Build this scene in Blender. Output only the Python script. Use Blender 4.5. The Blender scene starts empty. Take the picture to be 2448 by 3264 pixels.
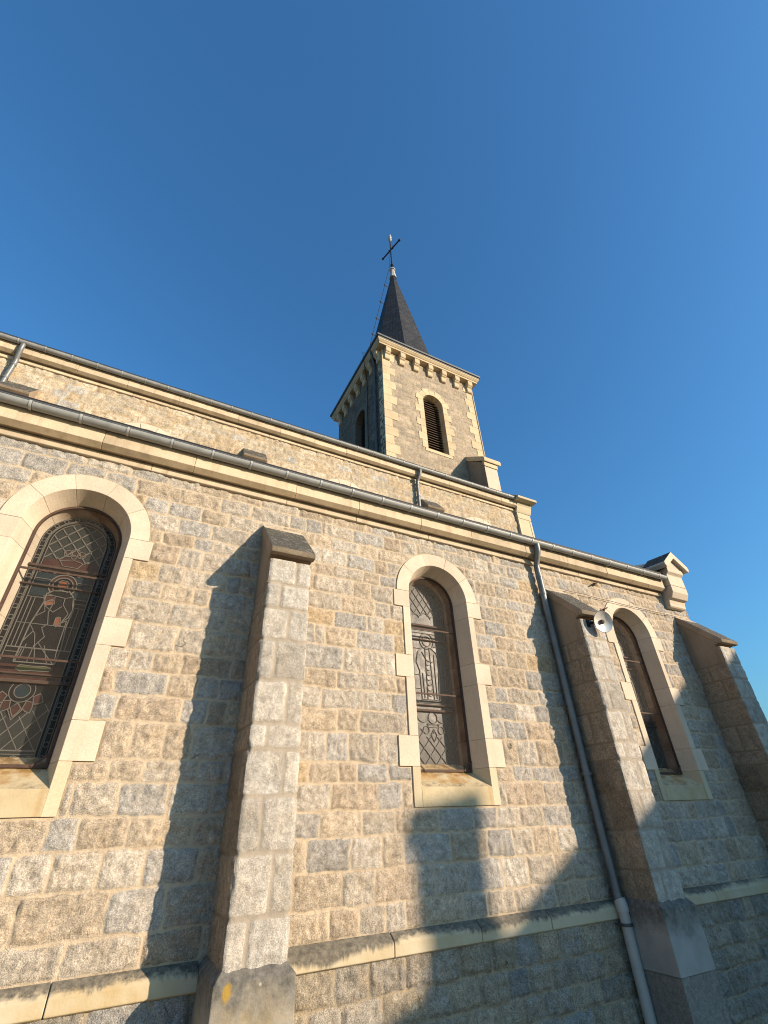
import bpy, math, random
import numpy as np
from mathutils import Vector, Matrix
R = math.radians
SC = bpy.context.scene
COL = SC.collection

# ------------------------------------------------------------------ camera
PITCH, YAW, ROLL = 0.590138, 0.500468, -0.038492
CAMLOC = Vector((0.0, -4.5, 1.65))
fwd = Vector((math.sin(YAW)*math.cos(PITCH), math.cos(YAW)*math.cos(PITCH), math.sin(PITCH)))
right0 = Vector((math.cos(YAW), -math.sin(YAW), 0.0))
up0 = right0.cross(fwd)
rgt = right0*math.cos(ROLL) + up0*math.sin(ROLL)
upv = -right0*math.sin(ROLL) + up0*math.cos(ROLL)
cam = bpy.data.cameras.new('camera')
cam.sensor_fit = 'VERTICAL'
cam.sensor_height = 36.0
cam.sensor_width = 27.0
cam.lens = 1467.7/3264*36.0
cam.clip_start = 0.05
cam.clip_end = 3000
camo = bpy.data.objects.new('camera', cam)
COL.objects.link(camo)
m = Matrix((rgt, upv, -fwd)).transposed().to_4x4()
m.translation = CAMLOC
camo.matrix_world = m
SC.camera = camo
SC.cycles.filter_width = 1.05

# ------------------------------------------------------------------ light
SUN = Vector((0.425, -0.513, 0.187)).normalized()
SUN_EL = math.asin(SUN.z)
SUN_AZ = math.atan2(SUN.x, SUN.y)
w = bpy.data.worlds.new('World')
SC.world = w
w.use_nodes = True
nt = w.node_tree
nt.nodes.clear()
wo = nt.nodes.new('ShaderNodeOutputWorld')
bg = nt.nodes.new('ShaderNodeBackground')
sky = nt.nodes.new('ShaderNodeTexSky')
sky.sky_type = 'NISHITA'
sky.sun_disc = False
sky.sun_elevation = SUN_EL
sky.sun_rotation = SUN_AZ
sky.altitude = 300
sky.air_density = 1.5
sky.dust_density = 2.0
sky.ozone_density = 8.0
bg.inputs['Strength'].default_value = 0.132
wb = nt.nodes.new('ShaderNodeMix'); wb.data_type = 'RGBA'; wb.blend_type = 'MULTIPLY'
wb.inputs[0].default_value = 1.0
wb.inputs[7].default_value = (0.78, 1.01, 1.0, 1)      # white balance of the daylight
nt.links.new(sky.outputs[0], wb.inputs[6])
nt.links.new(wb.outputs[2], bg.inputs['Color'])
nt.links.new(bg.outputs[0], wo.inputs[0])
sl = bpy.data.lights.new('sun', 'SUN')
sl.energy = 4.3
sl.angle = R(0.53)
sl.color = (1.0, 0.80, 0.595)
so = bpy.data.objects.new('sun', sl)
so.rotation_euler = SUN.to_track_quat('Z', 'Y').to_euler()
so.location = SUN*60
COL.objects.link(so)
SC.view_settings.view_transform = 'Standard'
SC.view_settings.look = 'None'
SC.view_settings.exposure = 0.88
SC.view_settings.gamma = 1.0
SC.view_settings.use_curve_mapping = False

# ------------------------------------------------------------------ noise
def _h(ix, iy, seed):
    with np.errstate(over='ignore'):
        n = (ix.astype(np.int64)*374761393 + iy.astype(np.int64)*668265263 + seed*974634777) & 0xffffffff
        n = ((n ^ (n >> 13))*1274126177) & 0xffffffff
        n = (n ^ (n >> 16)) & 0xffffff
    return n/float(0xffffff)
def vnoise(x, y, seed):
    x0 = np.floor(x); y0 = np.floor(y)
    fx = x-x0; fy = y-y0
    fx = fx*fx*(3-2*fx); fy = fy*fy*(3-2*fy)
    a = _h(x0, y0, seed); b = _h(x0+1, y0, seed); c = _h(x0, y0+1, seed); d = _h(x0+1, y0+1, seed)
    return (a*(1-fx)+b*fx)*(1-fy)+(c*(1-fx)+d*fx)*fy
def fbm(x, y, seed, oct=4, ridged=False):
    t = np.zeros_like(x, dtype=float); amp = 0.5; tot = 0
    for i in range(oct):
        n = vnoise(x, y, seed+i*17)
        if ridged: n = 1-np.abs(2*n-1)
        t += n*amp; tot += amp
        x = x*2.03+5.1; y = y*2.03+9.7; amp *= 0.5
    return t/tot
def sstep(a, b, x):
    t = np.clip((x-a)/(b-a), 0, 1)
    return t*t*(3-2*t)

# ------------------------------------------------------------------ materials
ALB = 0.72
GALB = 0.76
class NT:
    def __init__(s, name):
        s.m = bpy.data.materials.new(name); s.m.use_nodes = True
        s.t = s.m.node_tree; s.t.nodes.clear()
        s.out = s.t.nodes.new('ShaderNodeOutputMaterial')
        s.b = s.t.nodes.new('ShaderNodeBsdfPrincipled')
        s.t.links.new(s.b.outputs[0], s.out.inputs[0])
        s.co = s.t.nodes.new('ShaderNodeTexCoord').outputs['Object']
    def link(s, a, b):
        s.t.links.new(a, b)
    def val(s, inp, v):
        if hasattr(v, 'links') or isinstance(v, bpy.types.NodeSocket): s.t.links.new(v, inp)
        else: inp.default_value = v
    def math(s, op, a, b=0.0, c=0.0, clamp=False):
        n = s.t.nodes.new('ShaderNodeMath'); n.operation = op; n.use_clamp = clamp
        for i, v in enumerate((a, b, c)): s.val(n.inputs[i], v)
        return n.outputs[0]
    def mapr(s, v, a, b, c=0.0, d=1.0, smooth=False):
        n = s.t.nodes.new('ShaderNodeMapRange'); n.clamp = True
        if smooth: n.interpolation_type = 'SMOOTHSTEP'
        s.val(n.inputs[0], v)
        for i, q in enumerate((a, b, c, d)): s.val(n.inputs[i+1], q)
        return n.outputs[0]
    def mix(s, f, a, b, mode='MIX'):
        n = s.t.nodes.new('ShaderNodeMix'); n.data_type = 'RGBA'; n.blend_type = mode
        s.val(n.inputs[0], f); s.val(n.inputs[6], a if not isinstance(a, tuple) else (*a, 1)[:4]); s.val(n.inputs[7], b if not isinstance(b, tuple) else (*b, 1)[:4])
        return n.outputs[2]
    def noise(s, scale, detail=3, rough=0.55, vec=None, dist=0.0):
        n = s.t.nodes.new('ShaderNodeTexNoise')
        n.inputs['Scale'].default_value = scale; n.inputs['Detail'].default_value = detail
        n.inputs['Roughness'].default_value = rough; n.inputs['Distortion'].default_value = dist
        s.link(vec if vec is not None else s.co, n.inputs['Vector'])
        return n.outputs['Fac']
    def mapping(s, scale=(1, 1, 1), loc=(0, 0, 0)):
        n = s.t.nodes.new('ShaderNodeMapping'); n.inputs['Scale'].default_value = scale; n.inputs['Location'].default_value = loc
        s.link(s.co, n.inputs[0]); return n.outputs[0]
    def attr(s, name):
        n = s.t.nodes.new('ShaderNodeAttribute'); n.attribute_name = name
        return n.outputs['Fac']
    def ramp(s, v, stops, const=False):
        n = s.t.nodes.new('ShaderNodeValToRGB'); r = n.color_ramp
        if const: r.interpolation = 'CONSTANT'
        while len(r.elements) < len(stops): r.elements.new(0.5)
        for e, (p, c) in zip(r.elements, stops):
            e.position = p; e.color = (*c, 1)
        s.val(n.inputs[0], v); return n.outputs[0]
    def sep(s):
        n = s.t.nodes.new('ShaderNodeSeparateXYZ'); s.link(s.co, n.inputs[0]); return n.outputs
    def bump(s, h, strength, dist=0.01):
        n = s.t.nodes.new('ShaderNodeBump'); n.inputs['Strength'].default_value = strength; n.inputs['Distance'].default_value = dist
        s.link(h, n.inputs['Height']); s.link(n.outputs[0], s.b.inputs['Normal'])
    def fin(s, col, rough=0.9, spec=0.3, metal=0.0, k=1.0):
        if k != 1.0: col = s.mix(1.0, col, (k, k, k), 'MULTIPLY')
        s.val(s.b.inputs['Base Color'], col if not isinstance(col, tuple) else (*col, 1))
        s.val(s.b.inputs['Roughness'], rough)
        s.b.inputs['Specular IOR Level'].default_value = spec
        s.b.inputs['Metallic'].default_value = metal
        return s.m

def mat_masonry(name, stops, mortar, speck=0.55, bump=0.9, mw=0.011, tint=(0.42, 0.30, 0.16), tintamt=0.35, fine=150.0):
    n = NT(name)
    r1, r2, ed = n.attr('rnd'), n.attr('rnd2'), n.attr('edge')
    sp = n.noise(fine, 2, 0.7)
    sp2 = n.noise(fine*0.32, 3, 0.65)
    mid = n.noise(13, 4, 0.6)
    big = n.noise(1.6, 4, 0.6)
    col = n.ramp(r1, stops, True)
    br = n.math('MULTIPLY', n.mapr(sp, 0.30, 0.70, 1-speck, 1+speck), n.mapr(sp2, 0.3, 0.7, 1-speck*0.5, 1+speck*0.5))
    br = n.math('MULTIPLY', br, n.mapr(mid, 0.25, 0.75, 0.70, 1.28))
    br = n.math('MULTIPLY', br, n.mapr(r2, 0, 1, 0.88, 1.10))
    br = n.math('MULTIPLY', br, n.mapr(big, 0.25, 0.75, 0.88, 1.1))
    col = n.mix(n.math('MULTIPLY', n.mapr(n.noise(5.5, 4, 0.65), 0.48, 0.72), tintamt), col, tint)
    cc = n.t.nodes.new('ShaderNodeCombineColor')
    for i in range(3): n.link(br, cc.inputs[i])
    col = n.mix(1.0, col, cc.outputs[0], 'MULTIPLY')
    ck = n.math('ABSOLUTE', n.math('SUBTRACT', n.noise(3.3, 3, 0.5, dist=0.25), 0.5))
    ck = n.math('MULTIPLY', n.mapr(ck, 0.003, 0.009, 0.75, 0), n.mapr(n.noise(4.1, 2), 0.65, 0.70))
    col = n.mix(ck, col, (0.09, 0.07, 0.05))
    mm = n.mix(n.mapr(n.noise(9, 4, 0.6), 0.3, 0.7), tuple(c*0.82 for c in mortar), tuple(min(1, c*1.1) for c in mortar))
    dd = n.math('ADD', ed, n.math('MULTIPLY', n.math('SUBTRACT', n.noise(38, 3, 0.6), 0.5), 0.014))
    mk = n.mapr(dd, mw*0.75, mw*1.25, 1.0, 0.0)
    col = n.mix(mk, col, mm)
    hgt = n.math('ADD', n.math('MULTIPLY', sp2, 0.7), n.math('MULTIPLY', sp, 0.35))
    hgt = n.math('ADD', hgt, n.math('MULTIPLY', mid, 0.6))
    hgt = n.math('SUBTRACT', hgt, n.math('MULTIPLY', ck, 0.8))
    n.bump(hgt, bump, 0.012)
    col = n.mix(1.0, col, (1.01, 0.972, 0.925), "MULTIPLY")
    return n.fin(col, 0.92, 0.2, k=GALB)

M = {}
GR = [(0.0, (0.405, 0.395, 0.37)), (0.20, (0.46, 0.42, 0.355)), (0.38, (0.475, 0.41, 0.32)), (0.62, (0.45, 0.38, 0.295)),
      (0.74, (0.49, 0.455, 0.395)), (0.93, (0.46, 0.37, 0.25)), (0.955, (0.53, 0.50, 0.44))]
M['granite'] = mat_masonry('granite_rubble', GR, (0.60, 0.505, 0.375), mw=0.010, speck=0.48, tintamt=0.28)
CL = [(0.0, (0.50, 0.445, 0.355)), (0.30, (0.54, 0.465, 0.35)), (0.6, (0.51, 0.42, 0.30)), (0.80, (0.58, 0.52, 0.41)), (0.92, (0.49, 0.475, 0.435))]
M['granite_upper'] = mat_masonry('granite_rubble_upper', CL, (0.52, 0.41, 0.26), speck=0.4, fine=90)
TW = [(0.0, (0.41, 0.35, 0.275)), (0.35, (0.37, 0.325, 0.26)), (0.6, (0.43, 0.365, 0.28)), (0.85, (0.48, 0.41, 0.315))]
M['tower_ashlar'] = mat_masonry('tower_ashlar', TW, (0.43, 0.36, 0.25), speck=0.3, bump=0.5, mw=0.014, tintamt=0.2, fine=60)
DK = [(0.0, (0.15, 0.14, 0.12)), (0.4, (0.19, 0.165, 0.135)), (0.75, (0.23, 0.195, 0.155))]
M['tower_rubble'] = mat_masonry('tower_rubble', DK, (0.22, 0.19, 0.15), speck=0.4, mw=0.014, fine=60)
BT = [(0.0, (0.47, 0.455, 0.415)), (0.4, (0.43, 0.41, 0.365)), (0.7, (0.495, 0.47, 0.42))]
M['granite_ashlar'] = mat_masonry('granite_ashlar', BT, (0.44, 0.395, 0.325), speck=0.38, bump=0.6, mw=0.016, tintamt=0.18)
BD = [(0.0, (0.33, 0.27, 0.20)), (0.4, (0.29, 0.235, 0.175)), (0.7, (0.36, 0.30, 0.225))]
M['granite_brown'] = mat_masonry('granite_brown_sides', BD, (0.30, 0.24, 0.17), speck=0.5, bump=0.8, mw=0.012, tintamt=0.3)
PL = [(0.0, (0.32, 0.30, 0.26)), (0.4, (0.36, 0.32, 0.25)), (0.7, (0.40, 0.36, 0.29)), (0.9, (0.30, 0.30, 0.29))]
M['granite_plinth'] = mat_masonry('granite_plinth', PL, (0.42, 0.355, 0.255), mw=0.008)

def mat_lime(name, c, var=0.12, stain=(0.40, 0.30, 0.17), amt=0.25, bump=0.25, reveal=False):
    n = NT(name)
    a = n.noise(3.2, 5, 0.6); f = n.noise(70, 3, 0.6)
    col = n.mix(n.mapr(a, 0.3, 0.7), tuple(x*(1-var) for x in c), tuple(min(.95, x*(1+var)) for x in c))
    st = n.noise(1.0, 5, 0.65, n.mapping((7, 7, 1.3)))
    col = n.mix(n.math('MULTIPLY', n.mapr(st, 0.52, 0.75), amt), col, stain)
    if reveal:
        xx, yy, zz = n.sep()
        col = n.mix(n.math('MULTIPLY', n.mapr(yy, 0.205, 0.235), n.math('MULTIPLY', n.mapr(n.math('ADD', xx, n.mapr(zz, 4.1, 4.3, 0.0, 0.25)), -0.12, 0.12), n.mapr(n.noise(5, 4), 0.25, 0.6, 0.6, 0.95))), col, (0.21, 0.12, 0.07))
    cc = n.ramp(n.mapr(f, 0.3, 0.7), [(0, (0.9, 0.9, 0.9)), (1, (1.08, 1.08, 1.08))])
    col = n.mix(1.0, col, cc, 'MULTIPLY')
    ri = n.t.nodes.new('ShaderNodeNewGeometry').outputs['Random Per Island']
    tone = n.ramp(ri, [(0, (0.86, 0.85, 0.83)), (0.5, (1.0, 1.0, 1.0)), (1, (1.06, 1.05, 1.03))])
    col = n.mix(1.0, col, tone, 'MULTIPLY')
    n.bump(n.math('ADD', n.math('MULTIPLY', f, 0.5), n.noise(18, 3)), bump, 0.006)
    return n.fin(col, 0.85, 0.25, k=ALB)
M['lime'] = mat_lime('dressed_limestone', (0.75, 0.63, 0.485), 0.07, amt=0.10)
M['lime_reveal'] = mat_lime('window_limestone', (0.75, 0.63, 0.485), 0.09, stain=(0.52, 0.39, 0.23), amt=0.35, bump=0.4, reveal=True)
M['lime_yellow'] = mat_lime('yellow_limestone', (0.70, 0.60, 0.41), 0.06, amt=0.12)
M['lime_tower'] = mat_lime('tower_limestone', (0.70, 0.56, 0.36), 0.12, amt=0.18)
M['cornice'] = mat_lime('cornice_limestone', (0.70, 0.57, 0.40), 0.14, stain=(0.30, 0.215, 0.13), amt=0.6)
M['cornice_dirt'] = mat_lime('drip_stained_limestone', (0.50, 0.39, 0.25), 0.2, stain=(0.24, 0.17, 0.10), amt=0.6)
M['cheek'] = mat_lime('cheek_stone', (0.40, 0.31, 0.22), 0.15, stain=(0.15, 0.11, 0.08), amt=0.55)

def mat_weather(name, dark, light, lo=0.42, hi=0.58, sc=9):
    n = NT(name)
    a = n.noise(sc, 6, 0.7); b = n.noise(60, 3, 0.6)
    col = n.mix(n.mapr(a, lo, hi), dark, light)
    col = n.mix(n.mapr(b, 0.55, 0.7, 0, 0.6), col, tuple(min(1, x*1.5) for x in light))
    n.bump(n.math('ADD', a, b), 0.6, 0.01)
    return n.fin(col, 0.92, 0.2, k=ALB)
M['lichen'] = mat_weather('lichen_stone', (0.085, 0.08, 0.068), (0.38, 0.34, 0.26), 0.54, 0.74)
M['rough_block'] = mat_weather('rough_granite_block', (0.21, 0.195, 0.165), (0.36, 0.335, 0.29), 0.3, 0.7, 22)
M['lip'] = mat_weather('weathered_lip', (0.14, 0.11, 0.075), (0.30, 0.24, 0.165), 0.35, 0.65, 6)

def mat_string():
    n = NT('string_course_stone')
    x, y, z = n.sep()
    drip = n.noise(1.0, 4, 0.65, n.mapping((26, 26, 3)))
    big = n.noise(0.9, 3, 0.5, n.mapping((1, 1, 0.3)))
    lvl = n.math('ADD', 0.832, n.math('MULTIPLY', n.math('SUBTRACT', drip, 0.5), 0.10))
    lvl = n.math('SUBTRACT', lvl, n.math('MULTIPLY', n.math('SUBTRACT', big, 0.5), 0.28))
    k = n.mapr(n.math('SUBTRACT', z, lvl), -0.012, 0.02)
    cream = n.mix(n.mapr(n.noise(2.3, 5, 0.6), 0.35, 0.65), (0.60, 0.49, 0.30), (0.68, 0.59, 0.42))
    och = n.mapr(n.noise(1.3, 4, 0.6, n.mapping((1, 1, 1), (3.3, 0, 0))), 0.5, 0.66)
    och = n.math('MULTIPLY', och, n.mapr(x, 0.6, 1.4, 0.9, 0.12))
    cream = n.mix(och, cream, (0.50, 0.32, 0.09))
    dark = n.mix(n.mapr(n.noise(24, 5, 0.7), 0.35, 0.65), (0.115, 0.105, 0.085), (0.28, 0.25, 0.19))
    col = n.mix(k, cream, dark)
    n.bump(n.noise(30, 4), 0.4, 0.008)
    return n.fin(col, 0.9, 0.2, k=ALB)
M['string'] = mat_string()

def mat_sill():
    n = NT('stained_sill')
    x, y, z = n.sep()
    base = n.mix(n.mapr(n.noise(4, 4), 0.35, 0.65), (0.61, 0.49, 0.29), (0.67, 0.56, 0.36))
    rust = n.math('MULTIPLY', n.mapr(n.noise(7, 5, 0.65), 0.40, 0.62), n.mapr(y, -0.01, 0.06, 0, 0.9))
    col = n.mix(rust, base, (0.46, 0.26, 0.075))
    bd = n.math('MULTIPLY', n.mapr(y, -0.02, 0.0), n.mapr(y, 0.02, 0.11, 1, 0))
    lc = n.math('MULTIPLY', bd, n.math('MULTIPLY', n.mapr(n.noise(19, 6, 0.75), 0.46, 0.62), n.mapr(n.noise(2.6, 2), 0.38, 0.55, 0.15, 0.9)))
    col = n.mix(lc, col, (0.06, 0.06, 0.05))
    bk = n.math('MULTIPLY', n.mapr(y, 0.13, 0.21), n.mapr(n.noise(14, 4), 0.4, 0.6, 0, 0.6))
    col = n.mix(bk, col, (0.16, 0.09, 0.04))
    st = n.math('MULTIPLY', n.mapr(n.math('ABSOLUTE', n.math('SUBTRACT', x, 0.40)), 0.0, 0.03, 0.45, 0), n.mapr(y, -0.02, 0.0, 1, 0))
    col = n.mix(st, col, (0.48, 0.28, 0.08))
    n.bump(n.noise(50, 4), 0.3, 0.006)
    return n.fin(col, 0.85, 0.25, k=ALB)
M['sill'] = mat_sill()

def mat_plinth_block(grey=False):
    n = NT('grey_plinth_block' if grey else 'weathered_plinth_block')
    x, y, z = n.sep()
    t = n.math('ADD', z, n.math('MULTIPLY', n.math('SUBTRACT', n.noise(4, 5, 0.65), 0.5), 0.5))
    low = n.mix(n.mapr(n.noise(6, 5), 0.35, 0.65), *(((0.40, 0.385, 0.345), (0.47, 0.45, 0.41)) if grey else ((0.46, 0.37, 0.22), (0.42, 0.40, 0.35))))
    dark = n.mix(n.mapr(n.noise(18, 5, 0.7), 0.35, 0.65), (0.12, 0.115, 0.10), (0.27, 0.25, 0.21))
    col = n.mix(n.mapr(t, 0.60, 0.82), low, dark)
    dx = n.math('SUBTRACT', x, 0.035); dz = n.math('SUBTRACT', z, 0.815)
    r = n.math('ADD', n.math('POWER', n.math('MULTIPLY', dx, 1.6), 2), n.math('POWER', dz, 2))
    r = n.math('ADD', n.math('SQRT', r), n.math('MULTIPLY', n.math('SUBTRACT', n.noise(30, 4), 0.5), 0.05))
    col = n.mix(n.math('MULTIPLY', n.mapr(r, 0.03, 0.055, 0.85, 0), n.mapr(y, -0.56, -0.54, 0.0 if grey else 1.0, 0)), col, (0.46, 0.29, 0.04))
    vo = n.t.nodes.new('ShaderNodeTexVoronoi'); vo.inputs['Scale'].default_value = 11; n.link(n.co, vo.inputs['Vector'])
    col = n.mix(n.math('MULTIPLY', n.mapr(vo.outputs['Distance'], 0.10, 0.13, 0.75, 0), n.mapr(z, 0.78, 0.82)), col, (0.55, 0.53, 0.47))
    n.bump(n.noise(45, 4), 0.5, 0.01)
    return n.fin(col, 0.92, 0.2, k=ALB)
M['plinth_block'] = mat_plinth_block()
M['plinth_grey'] = mat_plinth_block(True)

def mat_plain(name, c, rough=0.6, metal=0.0, spec=0.4, var=0.15, sc=8, bump=0.1):
    n = NT(name)
    a = n.noise(sc, 5, 0.6)
    col = n.mix(n.mapr(a, 0.3, 0.7), tuple(x*(1-var) for x in c), tuple(min(1, x*(1+var)) for x in c))
    n.bump(n.noise(sc*6, 3), bump, 0.004)
    return n.fin(col, n.mapr(a, 0.3, 0.7, rough*0.85, min(1, rough*1.15)), spec, metal, k=0.86)
M['zinc_seam'] = mat_plain('zinc_seam', (0.42, 0.43, 0.42), 0.55, 0.15, var=0.1)
M['zinc'] = mat_plain('zinc_gutter', (0.31, 0.32, 0.31), 0.58, 0.15, var=0.12)
M['zinc_dark'] = mat_plain('dark_zinc', (0.12, 0.125, 0.13), 0.55, 0.4, var=0.2)
M['pipe'] = mat_plain('zinc_downpipe', (0.19, 0.20, 0.20), 0.45, 0.3, var=0.25, sc=6)
M['pvc'] = mat_plain('grey_plastic_pipe', (0.52, 0.485, 0.43), 0.55, 0, var=0.1)
M['iron'] = mat_plain('brown_iron', (0.085, 0.05, 0.035), 0.75, 0.2, var=0.35, sc=25)
M['lead'] = mat_plain('lead_came', (0.145, 0.135, 0.115), 0.8, 0.0, var=0.15, sc=20)
M['lead_dark'] = mat_plain('dark_lead_came', (0.13, 0.12, 0.10), 0.7, 0.0, var=0.2, sc=20)
M['black'] = mat_plain('black_iron', (0.02, 0.02, 0.022), 0.6, 0.3, var=0.2)
M['leadcap'] = mat_plain('lead_cap', (0.42, 0.42, 0.40), 0.55, 0.2, var=0.2)
M['wood'] = mat_plain('louvre_wood', (0.10, 0.065, 0.04), 0.8, 0, var=0.3, sc=12)
M['dark'] = mat_plain('dark_interior', (0.015, 0.013, 0.011), 0.95, 0, spec=0.1)
M['cable'] = mat_plain('grey_cable', (0.14, 0.11, 0.085), 0.8, 0)
M['asphalt'] = mat_plain('courtyard_gravel', (0.36, 0.285, 0.19), 0.95, 0, spec=0.1, var=0.2, sc=3, bump=0.4)
M['render'] = mat_plain('house_render', (0.50, 0.43, 0.33), 0.95, 0, spec=0.1, var=0.1, sc=3)
M['tile'] = mat_plain('house_tiles', (0.20, 0.10, 0.06), 0.9, 0, spec=0.1, var=0.3, sc=5)

def mat_slate():
    n = NT('slate_roof')
    br = n.t.nodes.new('ShaderNodeTexBrick')
    br.inputs['Scale'].default_value = 1.0
    br.inputs['Brick Width'].default_value = 0.26; br.inputs['Row Height'].default_value = 0.19
    br.inputs['Mortar Size'].default_value = 0.014; br.inputs['Bias'].default_value = 0.0
    br.inputs['Color1'].default_value = (0.014, 0.015, 0.017, 1); br.inputs['Color2'].default_value = (0.036, 0.037, 0.039, 1)
    br.inputs['Mortar'].default_value = (0.01, 0.01, 0.011, 1)
    uv = n.t.nodes.new('ShaderNodeTexCoord').outputs['UV']
    n.link(uv, br.inputs['Vector'])
    a = n.noise(2.5, 5, 0.65); b = n.noise(1.0, 5, 0.7, n.mapping((9, 9, 1.5)))
    col = n.mix(n.mapr(a, 0.35, 0.7, 0, 0.7), br.outputs['Color'], (0.038, 0.039, 0.037))
    col = n.mix(n.mapr(b, 0.60, 0.75, 0, 0.35), col, (0.20, 0.20, 0.18))
    n.bump(br.outputs['Fac'], 0.8, -0.015)
    return n.fin(col, 0.65, 0.25)
M['slate'] = mat_slate()

def mat_glass(name, c1, c2, rough, spec=0.10):
    n = NT(name)
    vo = n.t.nodes.new('ShaderNodeTexVoronoi'); vo.inputs['Scale'].default_value = 14
    n.link(n.co, vo.inputs['Vector'])
    col = n.mix(vo.outputs['Color'], c1, c2)
    col = n.mix(n.mapr(n.noise(6, 4), 0.3, 0.7), col, tuple(0.5*(a+b) for a, b in zip(c1, c2)))
    n.bump(n.noise(40, 3), 0.25, 0.004)
    return n.fin(col, n.mapr(n.noise(12, 4), 0.3, 0.7, rough*0.8, rough*1.2), spec)
M['gl_dark'] = mat_glass('stained_glass_dark', (0.009, 0.009, 0.010), (0.018, 0.016, 0.013), 0.40)
M['gl_grey'] = mat_glass('stained_glass_grey', (0.022, 0.025, 0.023), (0.036, 0.038, 0.033), 0.40)
M['gl_red'] = mat_glass('stained_glass_red', (0.045, 0.020, 0.016), (0.065, 0.032, 0.024), 0.40)
M['gl_flesh'] = mat_glass('stained_glass_flesh', (0.19, 0.065, 0.035), (0.23, 0.085, 0.045), 0.40)
M['gl_green'] = mat_glass('stained_glass_green', (0.085, 0.092, 0.04), (0.11, 0.11, 0.05), 0.40)
M['gl_blue'] = mat_glass('stained_glass_blue', (0.013, 0.024, 0.028), (0.022, 0.032, 0.036), 0.40)
M['gl_pale'] = mat_glass('stained_glass_pale', (0.036, 0.034, 0.031), (0.062, 0.058, 0.052), 0.38, 0.24)
M['gl_rose'] = mat_glass('stained_glass_rose', (0.10, 0.07, 0.055), (0.13, 0.09, 0.07), 0.38, 0.24)

def mat_wire():
    n = NT('wire_screen')
    x, y, z = n.sep()
    p = 0.011
    def line(v):
        f = n.math('FRACT', n.math('DIVIDE', v, p))
        return n.math('LESS_THAN', f, 0.07)
    g = n.math('MAXIMUM', line(n.math('ADD', x, z)), line(n.math('SUBTRACT', x, z)))
    n.fin((0.10, 0.085, 0.065), 0.7, 0.3)
    n.b.inputs['Metallic'].default_value = 0.2
    tr = n.t.nodes.new('ShaderNodeBsdfTransparent'); mx = n.t.nodes.new('ShaderNodeMixShader')
    n.link(g, mx.inputs[0]); n.link(tr.outputs[0], mx.inputs[1]); n.link(n.b.outputs[0], mx.inputs[2])
    n.link(mx.outputs[0], n.out.inputs[0])
    return n.m
M['wire'] = mat_wire()
def mat_lamp():
    n = NT('lamp_reflector')
    n.bump(n.noise(30, 3), 0.3, 0.004)
    return n.fin(n.mix(n.mapr(n.noise(9, 3), .3, .7), (0.62, 0.58, 0.50), (0.78, 0.75, 0.68)), 0.3, 0.5, 0.35)
M['reflector'] = mat_lamp()

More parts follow.
